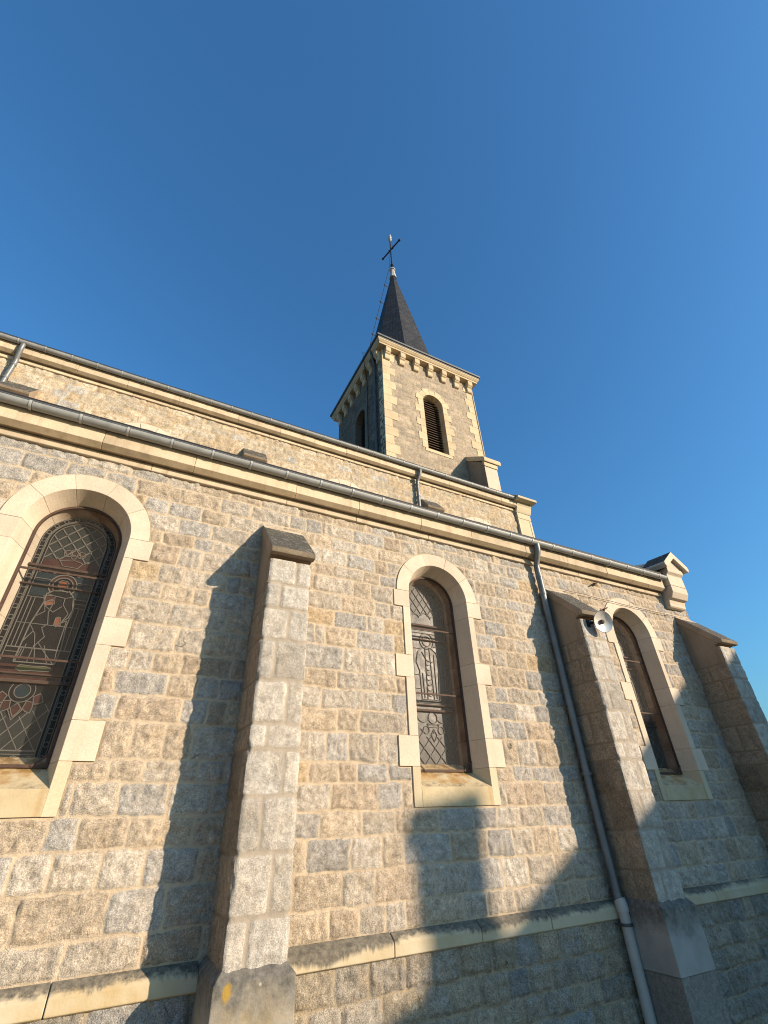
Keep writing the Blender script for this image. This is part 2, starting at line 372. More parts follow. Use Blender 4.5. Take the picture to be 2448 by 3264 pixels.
# ------------------------------------------------------------------ mesh helpers
class MB:
    def __init__(s): s.v = []; s.f = []; s.mi = []
    def add(s, vs, fs, mi=0):
        o = len(s.v); s.v += [tuple(p) for p in vs]
        s.f += [tuple(i+o for i in f) for f in fs]; s.mi += [mi]*len(fs)
    def box(s, a, b, mi=0):
        (x0, y0, z0), (x1, y1, z1) = a, b
        s.add([(x0, y0, z0), (x1, y0, z0), (x1, y1, z0), (x0, y1, z0), (x0, y0, z1), (x1, y0, z1), (x1, y1, z1), (x0, y1, z1)],
              [(0, 3, 2, 1), (4, 5, 6, 7), (0, 1, 5, 4), (1, 2, 6, 5), (2, 3, 7, 6), (3, 0, 4, 7)], mi)
    def hexa(s, p, mi=0):   # p: 4 front (ccw seen from front), 4 back
        s.add(p, [(0, 1, 2, 3), (7, 6, 5, 4), (0, 4, 5, 1), (1, 5, 6, 2), (2, 6, 7, 3), (3, 7, 4, 0)], mi)
    def prism_x(s, prof, x0, x1, mi=0, mis=None):   # prof: list of (y,z)
        n = len(prof); o = len(s.v)
        s.v += [(x0, y, z) for y, z in prof]+[(x1, y, z) for y, z in prof]
        for i in range(n):
            j = (i+1) % n
            s.f.append((o+i, o+j, o+n+j, o+n+i)); s.mi.append(mis[i] if mis else mi)
        s.f.append(tuple(o+i for i in range(n))[::-1]); s.mi.append(mi if not mis else mis[-1])
        s.f.append(tuple(o+n+i for i in range(n))); s.mi.append(mi if not mis else mis[-1])
    def tube(s, pts, r, seg=12, mi=0, cap=True):
        pts = [Vector(p) for p in pts]; rings = []
        rs = r if isinstance(r, (list, tuple)) else [r]*len(pts)
        prev = None
        for i, p in enumerate(pts):
            d = (pts[min(i+1, len(pts)-1)]-pts[max(i-1, 0)]).normalized()
            if prev is None:
                a = Vector((0, 0, 1)) if abs(d.z) < 0.9 else Vector((0, -1, 0))
                u = d.cross(a).normalized()
            else:
                u = (prev-d*prev.dot(d)).normalized()
            prev = u; v = d.cross(u)
            rings.append([p+(u*math.cos(2*math.pi*k/seg)+v*math.sin(2*math.pi*k/seg))*rs[i] for k in range(seg)])
        o = len(s.v)
        for rg in rings: s.v += [tuple(p) for p in rg]
        for i in range(len(rings)-1):
            for k in range(seg):
                k2 = (k+1) % seg
                s.f.append((o+i*seg+k, o+i*seg+k2, o+(i+1)*seg+k2, o+(i+1)*seg+k)); s.mi.append(mi)
        if cap:
            s.f.append(tuple(o+k for k in range(seg))[::-1]); s.mi.append(mi)
            e = o+(len(rings)-1)*seg
            s.f.append(tuple(e+k for k in range(seg))); s.mi.append(mi)
    def strip(s, pts, wd, y, th=0.006, mi=0):
        # a flat came following 2D points (x,z) in the plane y (front face at y-th)
        n = len(pts)
        for i in range(n-1):
            (x0, z0), (x1, z1) = pts[i], pts[i+1]
            l = math.hypot(x1-x0, z1-z0)
            if l < 1e-6: continue
            dx, dz = (x1-x0)/l, (z1-z0)/l
            e = wd*0.35
            a = (x0-dx*e, z0-dz*e); b = (x1+dx*e, z1+dz*e)
            nx, nz = -dz*wd/2, dx*wd/2
            q = [(a[0]-nx, a[1]-nz), (b[0]-nx, b[1]-nz), (b[0]+nx, b[1]+nz), (a[0]+nx, a[1]+nz)]
            s.hexa([(p[0], y-th-0.0004*(i % 2), p[1]) for p in q]+[(p[0], y+0.002, p[1]) for p in q], mi)
    def obj(s, name, mats, parent=None, smooth=False, bevel=0.0, loc=None):
        me = bpy.data.meshes.new(name); me.from_pydata(s.v, [], s.f)
        for m_ in (mats if isinstance(mats, (list, tuple)) else [mats]): me.materials.append(m_)
        me.polygons.foreach_set('material_index', s.mi)
        if smooth:
            me.polygons.foreach_set('use_smooth', [True]*len(me.polygons))
        me.validate(); me.update()
        o = bpy.data.objects.new(name, me); COL.objects.link(o)
        if smooth: 
            try: me.set_sharp_from_angle(angle=R(38))
            except Exception: pass
        if bevel:
            b = o.modifiers.new('bevel', 'BEVEL'); b.width = bevel; b.segments = 2; b.limit_method = 'ANGLE'; b.angle_limit = R(35)
        if parent is not None: o.parent = parent
        if loc: o.location = loc
        return o

def empty(name, label, cat, loc=(0, 0, 0), group=None):
    o = bpy.data.objects.new(name, None); COL.objects.link(o)
    o.location = loc; o['label'] = label; o['category'] = cat
    if group: o['group'] = group
    o.empty_display_size = 0.3
    return o
def tag(o, label, cat, group=None, kind=None):
    if label: o['label'] = label
    if cat: o['category'] = cat
    if group: o['group'] = group
    if kind: o['kind'] = kind
    return o

# ------------------------------------------------------------------ stone fields
class Field:
    """collects displaced coursed-stone panels into one mesh"""
    def __init__(s): s.V = []; s.F = []; s.A = {'rnd': [], 'rnd2': [], 'edge': []}; s.n = 0; s.MI = []
    def panel(s, O, U, Vv, N, u0, u1, v0, v1, res, courses, lens, seed, jw=0.010, bulge=0.002, var=0.012, rough=0.014,
              warp=0.014, feat=None, hole=None, tight=False, joints=None, mi=0, rz=0.016, wbord=0.0, rr=0.02, corner=None):
        nu = max(2, int(round((u1-u0)/res))+1); nv = max(2, int(round((v1-v0)/res))+1)
        u = np.linspace(u0, u1, nu); v = np.linspace(v0, v1, nv)
        Ug, Vg = np.meshgrid(u, v)
        x, y = Ug.ravel(), Vg.ravel()
        wu = x+warp*1.5*(fbm(x*5, y*5, seed+3, 3)-0.5)*2+warp*0.9*(fbm(x*17, y*17, seed+4, 2)-0.5)*2
        wv = y+warp*(fbm(x*3.1, y*7, seed+5, 3)-0.5)*2+warp*0.9*(fbm(x*17, y*17, seed+6, 2)-0.5)*2
        c = np.array(courses, float)
        row = np.clip(np.searchsorted(c, wv)-1, 0, len(c)-2)
        e = np.zeros_like(x); rnd = np.zeros_like(x); rnd2 = np.zeros_like(x); tilt = np.zeros_like(x); hv = np.zeros_like(x)
        rg = random.Random(seed)
        pj = []
        for k in range(len(c)-1):
            if joints is not None:
                j = [u0-1]+list(joints[k])+[u1+1]
            else:
                j = [u0-rg.uniform(0.1, 0.5)]
                hh = c[k+1]-c[k]
                while j[-1] < u1+0.6:
                    best = None
                    for t in range(5):
                        L = rg.uniform(*lens)*(0.6+0.4*hh/0.22)
                        if rg.random() < 0.13: L *= 0.6
                        cand = j[-1]+L
                        dd = min([abs(cand-q) for q in pj] or [9])
                        if best is None or dd > best[0]: best = (dd, cand)
                        if dd > 0.07: break
                    j.append(best[1])
            pj = j
            j = np.array(j)
            mk = row == k
            if not mk.any(): continue
            xx, yy = wu[mk], wv[mk]
            idx = np.clip(np.searchsorted(j, xx)-1, 0, len(j)-2)
            du = np.minimum(xx-j[idx], j[idx+1]-xx)
            dv = np.minimum(yy-c[k], c[k+1]-yy)
            d = np.minimum(du, dv)
            inn = (du < rr) & (dv < rr)
            d = np.where(inn, rr-np.hypot(rr-du, rr-dv), d)
            kk = np.full_like(xx, k)
            r1 = _h(idx, kk, seed+11); r2 = _h(idx, kk, seed+12); r3 = _h(idx, kk, seed+13)-0.5; r4 = _h(idx, kk, seed+14)-0.5
            e[mk] = d; rnd[mk] = r1; rnd2[mk] = r2
            uc = (j[idx]+j[idx+1])/2; vc = (c[k]+c[k+1])/2
            tilt[mk] = (r3*(xx-uc)*0.09+r4*(yy-vc)*0.12)*min(1.0, var/0.009)
            hv[mk] = _h(idx, kk, seed+15)
        if feat is not None:
            fd = feat(x, y)
            e = np.minimum(e, fd)
        ee = e-jw
        prof = sstep(0.0, rz, ee)
        edge_drop = sstep(-0.004, 0.008, ee)
        f1 = fbm(x*6+3*hv, y*6, seed+21, 4)-0.5
        f2 = fbm(x*15, y*15+7*hv, seed+31, 3, True)-0.55
        f3 = fbm(x*40, y*40, seed+41, 2)-0.5
        h = edge_drop*0.0025+prof*(bulge+var*hv+tilt+rough*1.1*f1+rough*2.0*f2)+edge_drop*rough*1.2*f3
        h = h+(1-edge_drop)*0.003*f3
        h = np.where(e < -0.004, np.minimum(h, 0.0), h)
        if feat is not None:
            h = np.where(fd < -0.01, -0.02, h)
        if wbord > 0:
            bd = np.minimum(np.minimum(x-u0, u1-x), wbord)/wbord
            h = h*np.clip(bd, 0, 1)
        O = np.array(O, float); U = np.array(U, float); Vv = np.array(Vv, float); N = np.array(N, float)
        P = O+np.outer(x, U)+np.outer(y, Vv)+np.outer(h, N)
        I = np.arange(nu*nv).reshape(nv, nu)
        q = np.stack([I[:-1, :-1], I[:-1, 1:], I[1:, 1:], I[1:, :-1]], -1).reshape(-1, 4)
        if np.dot(np.cross(U, Vv), N) < 0: q = q[:, ::-1]
        if hole is not None:
            xc = x[q].mean(1); yc = y[q].mean(1)
            q = q[~hole(xc, yc)]
        if corner is not None:
            for cs, dist, sg in ((corner[0], x-u0, 1), (corner[1], u1-x, -1)):
                if not cs: continue
                bl = np.clip(1-dist/0.035, 0, 1)**2
                nj = np.min(np.abs(y[:, None]-c[None, :]), axis=1)
                cc_ = 0.002+0.030*np.maximum(0, fbm(y*9, y*0+cs*7.7, 300+cs, 4)-0.47)+0.010*np.clip(1-nj/0.03, 0, 1)
                P = P+np.outer(bl*cc_*sg, U)-np.outer(bl*cc_, N)
        s.V.append(P); s.F.append(q+s.n); s.n += len(P); s.MI.append(np.full(len(q), mi))
        s.A['rnd'].append(rnd); s.A['rnd2'].append(rnd2); s.A['edge'].append(e)
    def obj(s, name, mats, parent=None, loc=None):
        V = np.concatenate(s.V); F = np.concatenate(s.F); mi = np.concatenate(s.MI)
        me = bpy.data.meshes.new(name)
        me.vertices.add(len(V)); me.vertices.foreach_set('co', V.ravel())
        me.loops.add(F.size); me.loops.foreach_set('vertex_index', F.ravel().astype(np.int32))
        me.polygons.add(len(F)); me.polygons.foreach_set('loop_start', np.arange(0, F.size, 4, dtype=np.int32))
        for m_ in (mats if isinstance(mats, (list, tuple)) else [mats]): me.materials.append(m_)
        me.polygons.foreach_set('material_index', mi.astype(np.int32))
        me.polygons.foreach_set('use_smooth', np.ones(len(F), bool))
        for k, a in s.A.items():
            at = me.attributes.new(k, 'FLOAT', 'POINT'); at.data.foreach_set('value', np.concatenate(a).astype(np.float32))
        me.update(calc_edges=True); me.validate()
        o = bpy.data.objects.new(name, me); COL.objects.link(o)
        if parent is not None: o.parent = parent
        if loc: o.location = loc
        return o

# ------------------------------------------------------------------ setting
g = MB(); g.add([(-900, -900, -0.8), (900, -900, -0.8), (900, 900, -0.8), (-900, 900, -0.8)], [(0, 1, 2, 3)])
tag(g.obj('ground', M['asphalt']), None, None, kind='structure')

church = empty('church', 'granite village church with cream limestone window surrounds and slate bell tower spire', 'church', (0, 0, 0))

COURSES = [0.885, 1.07, 1.31, 1.54, 1.735, 1.953, 2.11, 2.376, 2.576, 2.77, 2.95, 3.195, 3.41, 3.587, 3.785, 3.99, 4.14, 4.333, 4.505, 4.695, 4.87]
WINX = [-0.78, 3.19, 6.87]
ZS, RI, RO = 3.985, 0.433, 0.60
JAMB = [(3.78, 3.985, 0.205), (3.20, 3.78, 0.085), (2.957, 3.20, 0.22), (2.37, 2.957, 0.105), (2.09, 2.37, 0.235)]   # z0,z1,extra width

def win_feat(x, y):
    d = np.full_like(x, 9.0)
    for cx in WINX:
        dx = np.abs(x-cx)
        # arch ring
        da = np.where(y > ZS, np.hypot(dx, y-ZS)-RO, 9.0)
        d = np.minimum(d, da)
        for z0, z1, ex in JAMB+[(1.745, 2.09, 0.09)]:
            hw = RI+ex
            ddx = dx-hw; ddy = np.maximum(z0-y, y-z1)
            dd = np.where((ddx > 0) & (ddy > 0), np.hypot(np.maximum(ddx, 0), np.maximum(ddy, 0)), np.maximum(ddx, ddy))
            d = np.minimum(d, dd)
    return d-0.004
def win_hole(x, y):
    o = np.zeros_like(x, bool)
    for cx in WINX:
        dx = np.abs(x-cx)
        o |= (dx < RI+0.045) & (y > 1.79) & (y <= ZS+0.001)
        o |= (y > ZS) & (np.hypot(dx, y-ZS) < RI+0.06)
    return o

# ---- aisle wall
f = Field()
f.panel((0, 0, 0), (1, 0, 0), (0, 0, 1), (0, -1, 0), -4.6, 8.64, 0.86, 4.84, 0.0155, COURSES, (0.19, 0.52), 5, feat=win_feat, hole=win_hole, rough=0.0135, var=0.008)
f.obj('aisle_wall', M['granite'], church)
f = Field()
f.panel((0, -0.035, 0), (1, 0, 0), (0, 0, 1), (0, -1, 0), -4.6, 8.66, -0.8, 0.75, 0.018, [-0.85, -0.66, -0.44, -0.22, -0.02, 0.18, 0.345, 0.53, 0.76], (0.2, 0.42), 77, rough=0.018, bulge=0.008, var=0.014)
f.obj('plinth_wall', M['granite_plinth'], church)
# end wall (west front of the aisle) and back closing walls
f = Field()
f.panel((8.65, 0, 0), (0, 1, 0), (0, 0, 1), (1, 0, 0), 0.0, 2.9, -0.8, 5.0, 0.05, [-0.85, -0.6, -0.3, -0.02, 0.2, 0.45, 0.7, 0.9]+COURSES[1:]+[5.1], (0.25, 0.5), 78)
f.obj('aisle_end_wall', M['granite'], church)

# ---- string course
s = MB()
rg = random.Random(4)
def run(x0, x1, lo, hi):
    xs = [x0]
    while xs[-1] < x1-hi: xs.append(xs[-1]+rg.uniform(lo, hi))
    xs.append(x1); return xs
for (a, b) in ((-4.6, -3.04), (-2.54, 0.86), (1.37, 5.04), (5.55, 8.15)):
    s = MB()
    xs = run(a, b, 0.75, 1.2)
    for i in range(len(xs)-1):
        j = rg.uniform(-0.003, 0.003)
        s.prism_x([(0.03, 0.895), (-0.005, 0.885), (-0.068+j, 0.842), (-0.08+j, 0.825), (-0.08+j, 0.745), (-0.06, 0.735), (0.03, 0.735)], xs[i]+0.003, xs[i+1]-0.003)
    s.obj('string_course', M['string'], church, bevel=0.006)

# ---- buttresses
BZ = [0.85, 1.145, 1.485, 1.829, 2.144, 2.327, 2.665, 3.016, 3.306, 3.547, 3.86]
BJ = [[0.14], [0.27], [0.155], [0.29], [0.14], [0.28], [0.135], [0.235], [0.135], [0.27]]
SJ = [[0.3], [], [0.22], [0.36], [], [0.25], [], [0.33], [0.2], []]
BXS = [0.908, 5.084, 8.201]
BW, BP = 0.418, 0.513
f = Field()
kw = dict(jw=0.013, bulge=0.001, var=0.003, rough=0.0055, warp=0.008, rz=0.015, wbord=0.02, rr=0.03)
f.panel((0, -BP, 0), (1, 0, 0), (0, 0, 1), (0, -1, 0), 0, BW, 0.86, 3.80, 0.013, BZ, None, 21, joints=BJ, corner=(1, 2), **kw)
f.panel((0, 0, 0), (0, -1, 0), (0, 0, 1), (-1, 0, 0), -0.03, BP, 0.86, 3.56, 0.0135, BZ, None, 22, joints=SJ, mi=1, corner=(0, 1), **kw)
f.panel((BW, 0, 0), (0, -1, 0), (0, 0, 1), (1, 0, 0), -0.03, BP, 0.86, 3.56, 0.0135, BZ, None, 23, joints=SJ, corner=(0, 2), **kw)
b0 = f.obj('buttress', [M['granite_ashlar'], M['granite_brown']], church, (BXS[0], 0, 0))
s = MB()
prof = [(0.06, 3.55), (0.06, 4.50), (0.0, 4.472), (-0.14, 4.35), (-0.585, 3.902), (-0.588, 3.846), (-0.575, 3.838), (-0.50, 3.832), (-0.50, 3.55)]
mis = [2, 1, 3, 0, 1, 1, 1, 2, 2]
n = len(prof)
# split so that the sides take the cheek material, slope the lichen one
s.prism_x([(0.06, 3.55), (0.06, 4.44), (-0.505, 3.87), (-0.505, 3.84), (-0.46, 3.835), (-0.46, 3.78), (-0.505, 3.775), (-0.505, 3.55)], -0.003, BW+0.003, mi=2)
s.box((0.0, -0.514, 3.775), (BW, -0.45, 3.802), 2)
s.prism_x([(0.04, 4.39), (0.04, 4.50), (0.0, 4.474), (-0.12, 4.372), (-0.58, 3.905), (-0.588, 3.898), (-0.588, 3.845), (-0.52, 3.838)], -0.014, BW+0.014, mis=[2, 2, 3, 0, 1, 1, 2, 2])
cap0 = s.obj('cap_stone', [M['lichen'], M['lip'], M['cheek'], M['cornice']], b0, bevel=0.005)
def plinth(parent, mat='plinth_block'):
    s = MB(); o = 0.052; zt, zc, zb = 0.905, 0.85, 0.378
    x0, x1, y = 0, BW, -BP
    prev = None
    lv = [(0.004, zt), (o, zc), (o+0.002, zb)]
    for i, (q, z) in enumerate(lv):
        r_ = [(x0-q, 0.02, z), (x0-q, y-q, z), (x1+q, y-q, z), (x1+q, 0.02, z)]
        if prev:
            oo = len(s.v); s.v += prev+r_
            for k in range(3): s.f.append((oo+k+4, oo+k+5, oo+k+1, oo+k)); s.mi.append(0)
        else:
            oo = len(s.v); s.v += r_; s.f.append((oo, oo+1, oo+2, oo+3)); s.mi.append(0)
        prev = r_
    # lower granite block under the dressed one, slightly set back
    s.box((x0-o+0.006, y-o+0.006, -0.85), (x1+o-0.006, 0.02, 0.374), 1)
    return s.obj('plinth', [M[mat], M['rough_block']], parent, bevel=0.008)
pl0 = plinth(b0)
pl1 = None
for x in BXS[1:]+[-2.98]:
    b = b0.copy(); COL.objects.link(b); b.location = (x, 0, 0)
    c = cap0.copy(); COL.objects.link(c); c.parent = b
    if pl1 is None: pl1 = plinth(b, 'plinth_grey')
    else:
        c = pl1.copy(); COL.objects.link(c); c.parent = b

# ---- windows
YG = 0.345
SPL = 0.333
def splay(y): return max(0.0, y)*SPL
def window_surround():
    s = MB()
    yb = 0.40
    def jamb(sgn, z0, z1, ex, mi=0):
        a = RI; b = RI+ex; g_ = 0.0009
        jy = -0.016+rg.uniform(-0.0015, 0.0015)
        ai = a-splay(yb)
        ff = [(a, jy, z0+g_), (b, jy, z0+g_), (b, jy, z1-g_), (a, jy, z1-g_)]
        bb = [(ai, yb, z0+g_), (b, yb, z0+g_), (b, yb, z1-g_), (ai, yb, z1-g_)]
        # the reveal starts at y=0 plane: keep arris square for 3 cm
        p = [(sgn*q[0], q[1], q[2]) for q in ff+bb]
        if sgn < 0: p = [p[1], p[0], p[3], p[2], p[5], p[4], p[7], p[6]]
        s.hexa(p, mi)
    for sg in (-1, 1):
        for z0, z1, ex in JAMB: jamb(sg, z0, z1, ex+rg.uniform(-0.012, 0.012))
        jamb(sg, 1.745, 2.09, 0.09, 1)
    nv = 5
    for k in range(nv):
        a0 = math.pi*k/nv; a1 = math.pi*(k+1)/nv
        st = 9; gp = 0.0012
        jy = -0.016+rg.uniform(-0.0015, 0.0015)
        o = len(s.v)
        for i in range(st+1):
            a = a0+(a1-a0)*i/st
            if i == 0: a += gp/RO
            if i == st: a -= gp/RO
            ca, sa = math.cos(a), math.sin(a)
            rb = RI-splay(yb)
            for rr_, y in ((RI, jy), (RO, jy), (RO, yb), (rb, yb)):
                s.v.append((rr_*ca, y, ZS+rr_*sa))
        for i in range(st):
            for k2 in range(4):
                k3 = (k2+1) % 4
                s.f.append((o+i*4+k2, o+i*4+k3, o+(i+1)*4+k3, o+(i+1)*4+k2)); s.mi.append(0)
        s.f.append((o, o+1, o+2, o+3)[::-1]); s.mi.append(0)
        e = o+st*4; s.f.append((e, e+1, e+2, e+3)); s.mi.append(0)
    # sill
    hw = RI-0.001
    ys, zs_ = yb, 2.18
    o = len(s.v)
    zf, zb = 1.912, 1.747
    prof = [(-0.0165, zb), (-0.0165, zf), (yb, zs_), (yb, zb)]
    hw2 = [hw, hw, hw, hw]
    s.prism_x(prof, -hw, hw, 2)
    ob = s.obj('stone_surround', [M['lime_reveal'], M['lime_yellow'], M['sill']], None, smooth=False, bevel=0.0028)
    return ob
HG = RI-splay(YG)          # glass half width 0.318
def arch_outline(hw, z0, r=None, n=24):
    r = r or hw
    p = [(hw, z0)]
    for i in range(n+1):
        a = math.pi*i/n; p.append((r*math.cos(a), ZS+r*math.sin(a)))
    p.append((-hw, z0)); return p
def arc(cx, cz, r, a0, a1, n=12):
    return [(cx+r*math.cos(R(a0+(a1-a0)*i/n)), cz+r*math.sin(R(a0+(a1-a0)*i/n))) for i in range(n+1)]
ZG0 = 2.06
def glass_pane(patches, mats):
    s = MB()
    ol = arch_outline(HG+0.02, ZG0)
    o = len(s.v)
    s.v += [(x, YG+0.004, z) for x, z in ol]; s.f.append(tuple(range(o, o+len(ol)))[::-1]); s.mi.append(0)
    s.v += [(x, YG+0.016, z) for x, z in ol]; o2 = o+len(ol); s.f.append(tuple(range(o2, o2+len(ol)))); s.mi.append(0)
    for i in range(len(ol)):
        j = (i+1) % len(ol); s.f.append((o+i, o+j, o2+j, o2+i)); s.mi.append(0)
    for k, (pts, mi) in enumerate(patches):
        yy = YG+0.003-0.00012*k
        area = sum(pts[i][0]*pts[(i+1) % len(pts)][1]-pts[(i+1) % len(pts)][0]*pts[i][1] for i in range(len(pts)))
        if area < 0: pts = pts[::-1]
        o = len(s.v); s.v += [(x, yy, z) for x, z in pts]; s.f.append(tuple(range(o, o+len(pts)))); s.mi.append(mi)
    return s.obj('window', mats)
GM = [M['gl_dark'], M['gl_grey'], M['gl_red'], M['gl_flesh'], M['gl_green'], M['gl_blue']]

def leading(lines, mat, wd=0.0075):
    s = MB()
    for L in lines:
        pts, w_ = (L if isinstance(L, tuple) else (L, wd))
        s.strip(pts, w_, YG)
    return s.obj('leading', mat)
def lattice(x0, x1, z0, z1, px, pz, inside):
    out = []
    for sg in (1, -1):
        k = -40
        while k < 40:
            # line x = x0 + k*px + sg*(z-z0)*px/pz
            seg = []
            st = 40
            for i in range(st+1):
                z = z0+(z1-z0)*i/st; x = k*px+sg*(z-z0)*px/pz
                if inside(x, z): seg.append((x, z))
                else:
                    if len(seg) > 1: out.append([seg[0], seg[-1]])
                    seg = []
            if len(seg) > 1: out.append([seg[0], seg[-1]])
            k += 1
    return out
# ---- seated saint window (left)
LN = []; PT = []
hb = HG-0.005
for off in (0.012, 0.052, 0.062, 0.085):
    LN.append((arch_outline(HG-off, 2.10), 0.006))
for zz in np.arange(2.14, ZS, 0.098):
    for sg in (-1, 1): LN.append((arc(sg*(HG-0.032), zz, 0.019, 0, 360, 14), 0.006))
for a in range(0, 181, 18):
    LN.append((arc((HG-0.032)*math.cos(R(a)), ZS+(HG-0.032)*math.sin(R(a)), 0.018, 0, 360, 14), 0.006))
ins = lambda x, z: (abs(x) < HG-0.088 if z < ZS else math.hypot(x, z-ZS) < HG-0.088)
LN += [(l, 0.009) for l in lattice(-0.3, 0.3, 3.80, 4.25, 0.118, 0.135, lambda x, z: ins(x, z) and z > 3.80+max(0, 0.08-abs(x)*0.8))]
PT.append(([(x, z) for x, z in arch_outline(HG-0.09, 3.78)], 1))
# crown ornament
for cx_, cz_, r_ in ((0.0, 3.90, 0.040), (-0.055, 3.885, 0.034), (0.055, 3.885, 0.034), (0.0, 3.855, 0.02)):
    PT.append((arc(cx_, cz_, r_, 0, 350, 12), 2)); LN.append(arc(cx_, cz_, r_, 0, 360, 14))
PT.append(([(-0.225, 3.70), (0.225, 3.70), (0.225, 3.79), (0.12, 3.82), (0, 3.85), (-0.12, 3.82), (-0.225, 3.79)], 2))
LN += [[(-0.13, 3.83), (-0.10, 3.80), (0.0, 3.825), (0.10, 3.80), (0.13, 3.83)], [(-0.093, 3.795), (-0.064, 3.75), (0.061, 3.746), (0.09, 3.80)],
       [(-0.22, 3.66), (-0.15, 3.69), (-0.10, 3.66), (0, 3.69), (0.10, 3.66), (0.15, 3.69), (0.22, 3.66)], [(-0.225, 3.70), (0.225, 3.70)]]
PT.append(([(-0.225, 3.44), (0.225, 3.44), (0.225, 3.66), (-0.225, 3.66)], 5))
PT.append((arc(0.0, 3.555, 0.108, 0, 350, 24), 2))
PT.append((arc(0.0, 3.555, 0.078, 0, 350, 20), 0))
LN += [(arc(0.0, 3.555, 0.108, -40, 220, 26), 0.009), (arc(0.0, 3.555, 0.078, -50, 230, 22), 0.008)]
face = [(-0.040, 3.59), (-0.02, 3.606), (0.022, 3.604), (0.040, 3.585), (0.038, 3.545), (0.022, 3.518), (0.004, 3.508), (-0.018, 3.52), (-0.036, 3.548)]
PT.append((face, 3)); LN.append(face+face[:1])
body = [(-0.098, 3.462), (-0.06, 3.495), (0.003, 3.506), (0.072, 3.504), (0.112, 3.463), (0.150, 3.34), (0.138, 3.20), (0.158, 2.98), (0.150, 2.85), (-0.14, 2.85), (-0.135, 3.03), (-0.13, 3.18), (-0.117, 3.25), (-0.095, 3.38)]
PT.append((body, 0)); LN.append((body+body[:1], 0.009))
LN += [[(-0.098, 3.462), (-0.024, 3.45), (0.053, 3.44), (0.112, 3.463)], [(0.053, 3.44), (0.055, 3.38), (0.118, 3.299), (0.094, 3.233)], [(0.11, 3.463), (0.14, 3.338), (0.129, 3.265), (0.07, 3.20)],
       [(-0.023, 3.376), (-0.033, 3.294), (-0.005, 3.192)], [(-0.091, 3.383), (-0.06, 3.30), (-0.117, 3.246)], [(-0.085, 3.354), (0.0, 3.30), (0.05, 3.36)],
       [(-0.128, 3.172), (-0.068, 3.092), (-0.042, 3.003), (-0.05, 2.86)], [(-0.087, 3.117), (-0.133, 3.024)], [(-0.005, 3.19), (-0.037, 3.151), (0.007, 3.075), (-0.037, 2.997), (0.0, 2.86)],
       [(0.049, 3.183), (0.125, 3.236), (0.132, 2.97), (0.146, 2.855)], [(-0.024, 3.025), (0.06, 2.93), (0.142, 2.848)], [(0.03, 3.0), (0.09, 2.86)], [(-0.1, 3.0), (-0.11, 2.87)]]
book = [(-0.112, 3.44), (-0.029, 3.453), (-0.021, 3.404), (-0.095, 3.385)]
PT.append((book, 2)); LN.append(book+book[:1])
for hd in ([(-0.085, 3.389), (-0.024, 3.426), (-0.014, 3.377), (-0.074, 3.352)], [(0.038, 3.251), (0.055, 3.262), (0.073, 3.258), (0.092, 3.19), (0.058, 3.172), (0.040, 3.19)]):
    PT.append((hd, 3)); LN.append(hd+hd[:1])
LN += [[(-0.225, 3.18), (0.225, 3.18)], ([(-0.225, 2.97), (0.225, 2.97)], 0.01), [(-0.225, 3.42), (-0.10, 3.42)], [(0.12, 3.44), (0.225, 3.44)], [(0.12, 3.40), (0.225, 3.40)], [(0.135, 3.36), (0.225, 3.36)],
       [(-0.225, 3.60), (-0.11, 3.60)], [(0.11, 3.60), (0.225, 3.60)], [(-0.17, 3.42), (-0.17, 2.97)], [(-0.20, 3.42), (-0.20, 2.97)], [(0.185, 3.36), (0.185, 2.97)], [(-0.22, 2.93), (-0.12, 2.93)], [(-0.22, 2.885), (-0.12, 2.885)], [(-0.12, 2.96), (-0.13, 2.86)]]
PT.append(([(-0.225, 2.70), (0.225, 2.70), (0.225, 2.83), (-0.225, 2.83)], 2))
grn = [(-0.109, 2.795), (-0.087, 2.828), (0.0, 2.822), (0.095, 2.828), (0.151, 2.806), (0.128, 2.788), (0.0, 2.785), (-0.071, 2.775)]
PT.append((grn, 4)); LN.append(grn+grn[:1])
LN += [[(-0.225, 2.757), (0.225, 2.757)], [(-0.225, 2.742), (0.225, 2.742)], [(-0.225, 2.71), (0.225, 2.71)]]
PT.append((arc(0.0, 2.625, 0.052, 0, 350, 16), 5)); LN += [arc(0.0, 2.625, 0.055, 0, 360, 18), arc(0.0, 2.625, 0.088, 150, 390, 18)]
for a in (200, 235, 270, 305, 340):
    cx_, cz_ = 0.125*math.cos(R(a)), 2.61+0.115*math.sin(R(a))
    pet = [(cx_+0.035*math.cos(R(a+t))*k_, cz_+0.045*math.sin(R(a+t))*k_) for t, k_ in ((-90, 1), (-40, 1), (0, 1.5), (40, 1), (90, 1), (180, .9))]
    PT.append((pet, 2)); LN.append(pet+pet[:1])
pet = [(-0.05, 2.48), (-0.004, 2.405), (0.045, 2.48), (0, 2.53)]
PT.append((pet, 2)); LN.append(pet+pet[:1])
PT.append(([(-0.225, 2.10), (0.225, 2.10), (0.225, 2.56), (0.1, 2.50), (0, 2.40), (-0.1, 2.50), (-0.225, 2.56)], 1))
LN += [(l, 0.006) for l in lattice(-0.25, 0.25, 2.19, 2.56, 0.11, 0.15, lambda x, z: abs(x) < 0.23 and z < 2.40+abs(x)*0.7)]
LN += [([(-0.225, 2.19), (0.225, 2.19)], 0.01), [(-0.225, 2.165), (0.225, 2.165)]]
for i in range(-2, 3): LN.append(arc(i*0.1, 2.13, 0.024, 0, 360, 12))
W_A = (PT, LN)
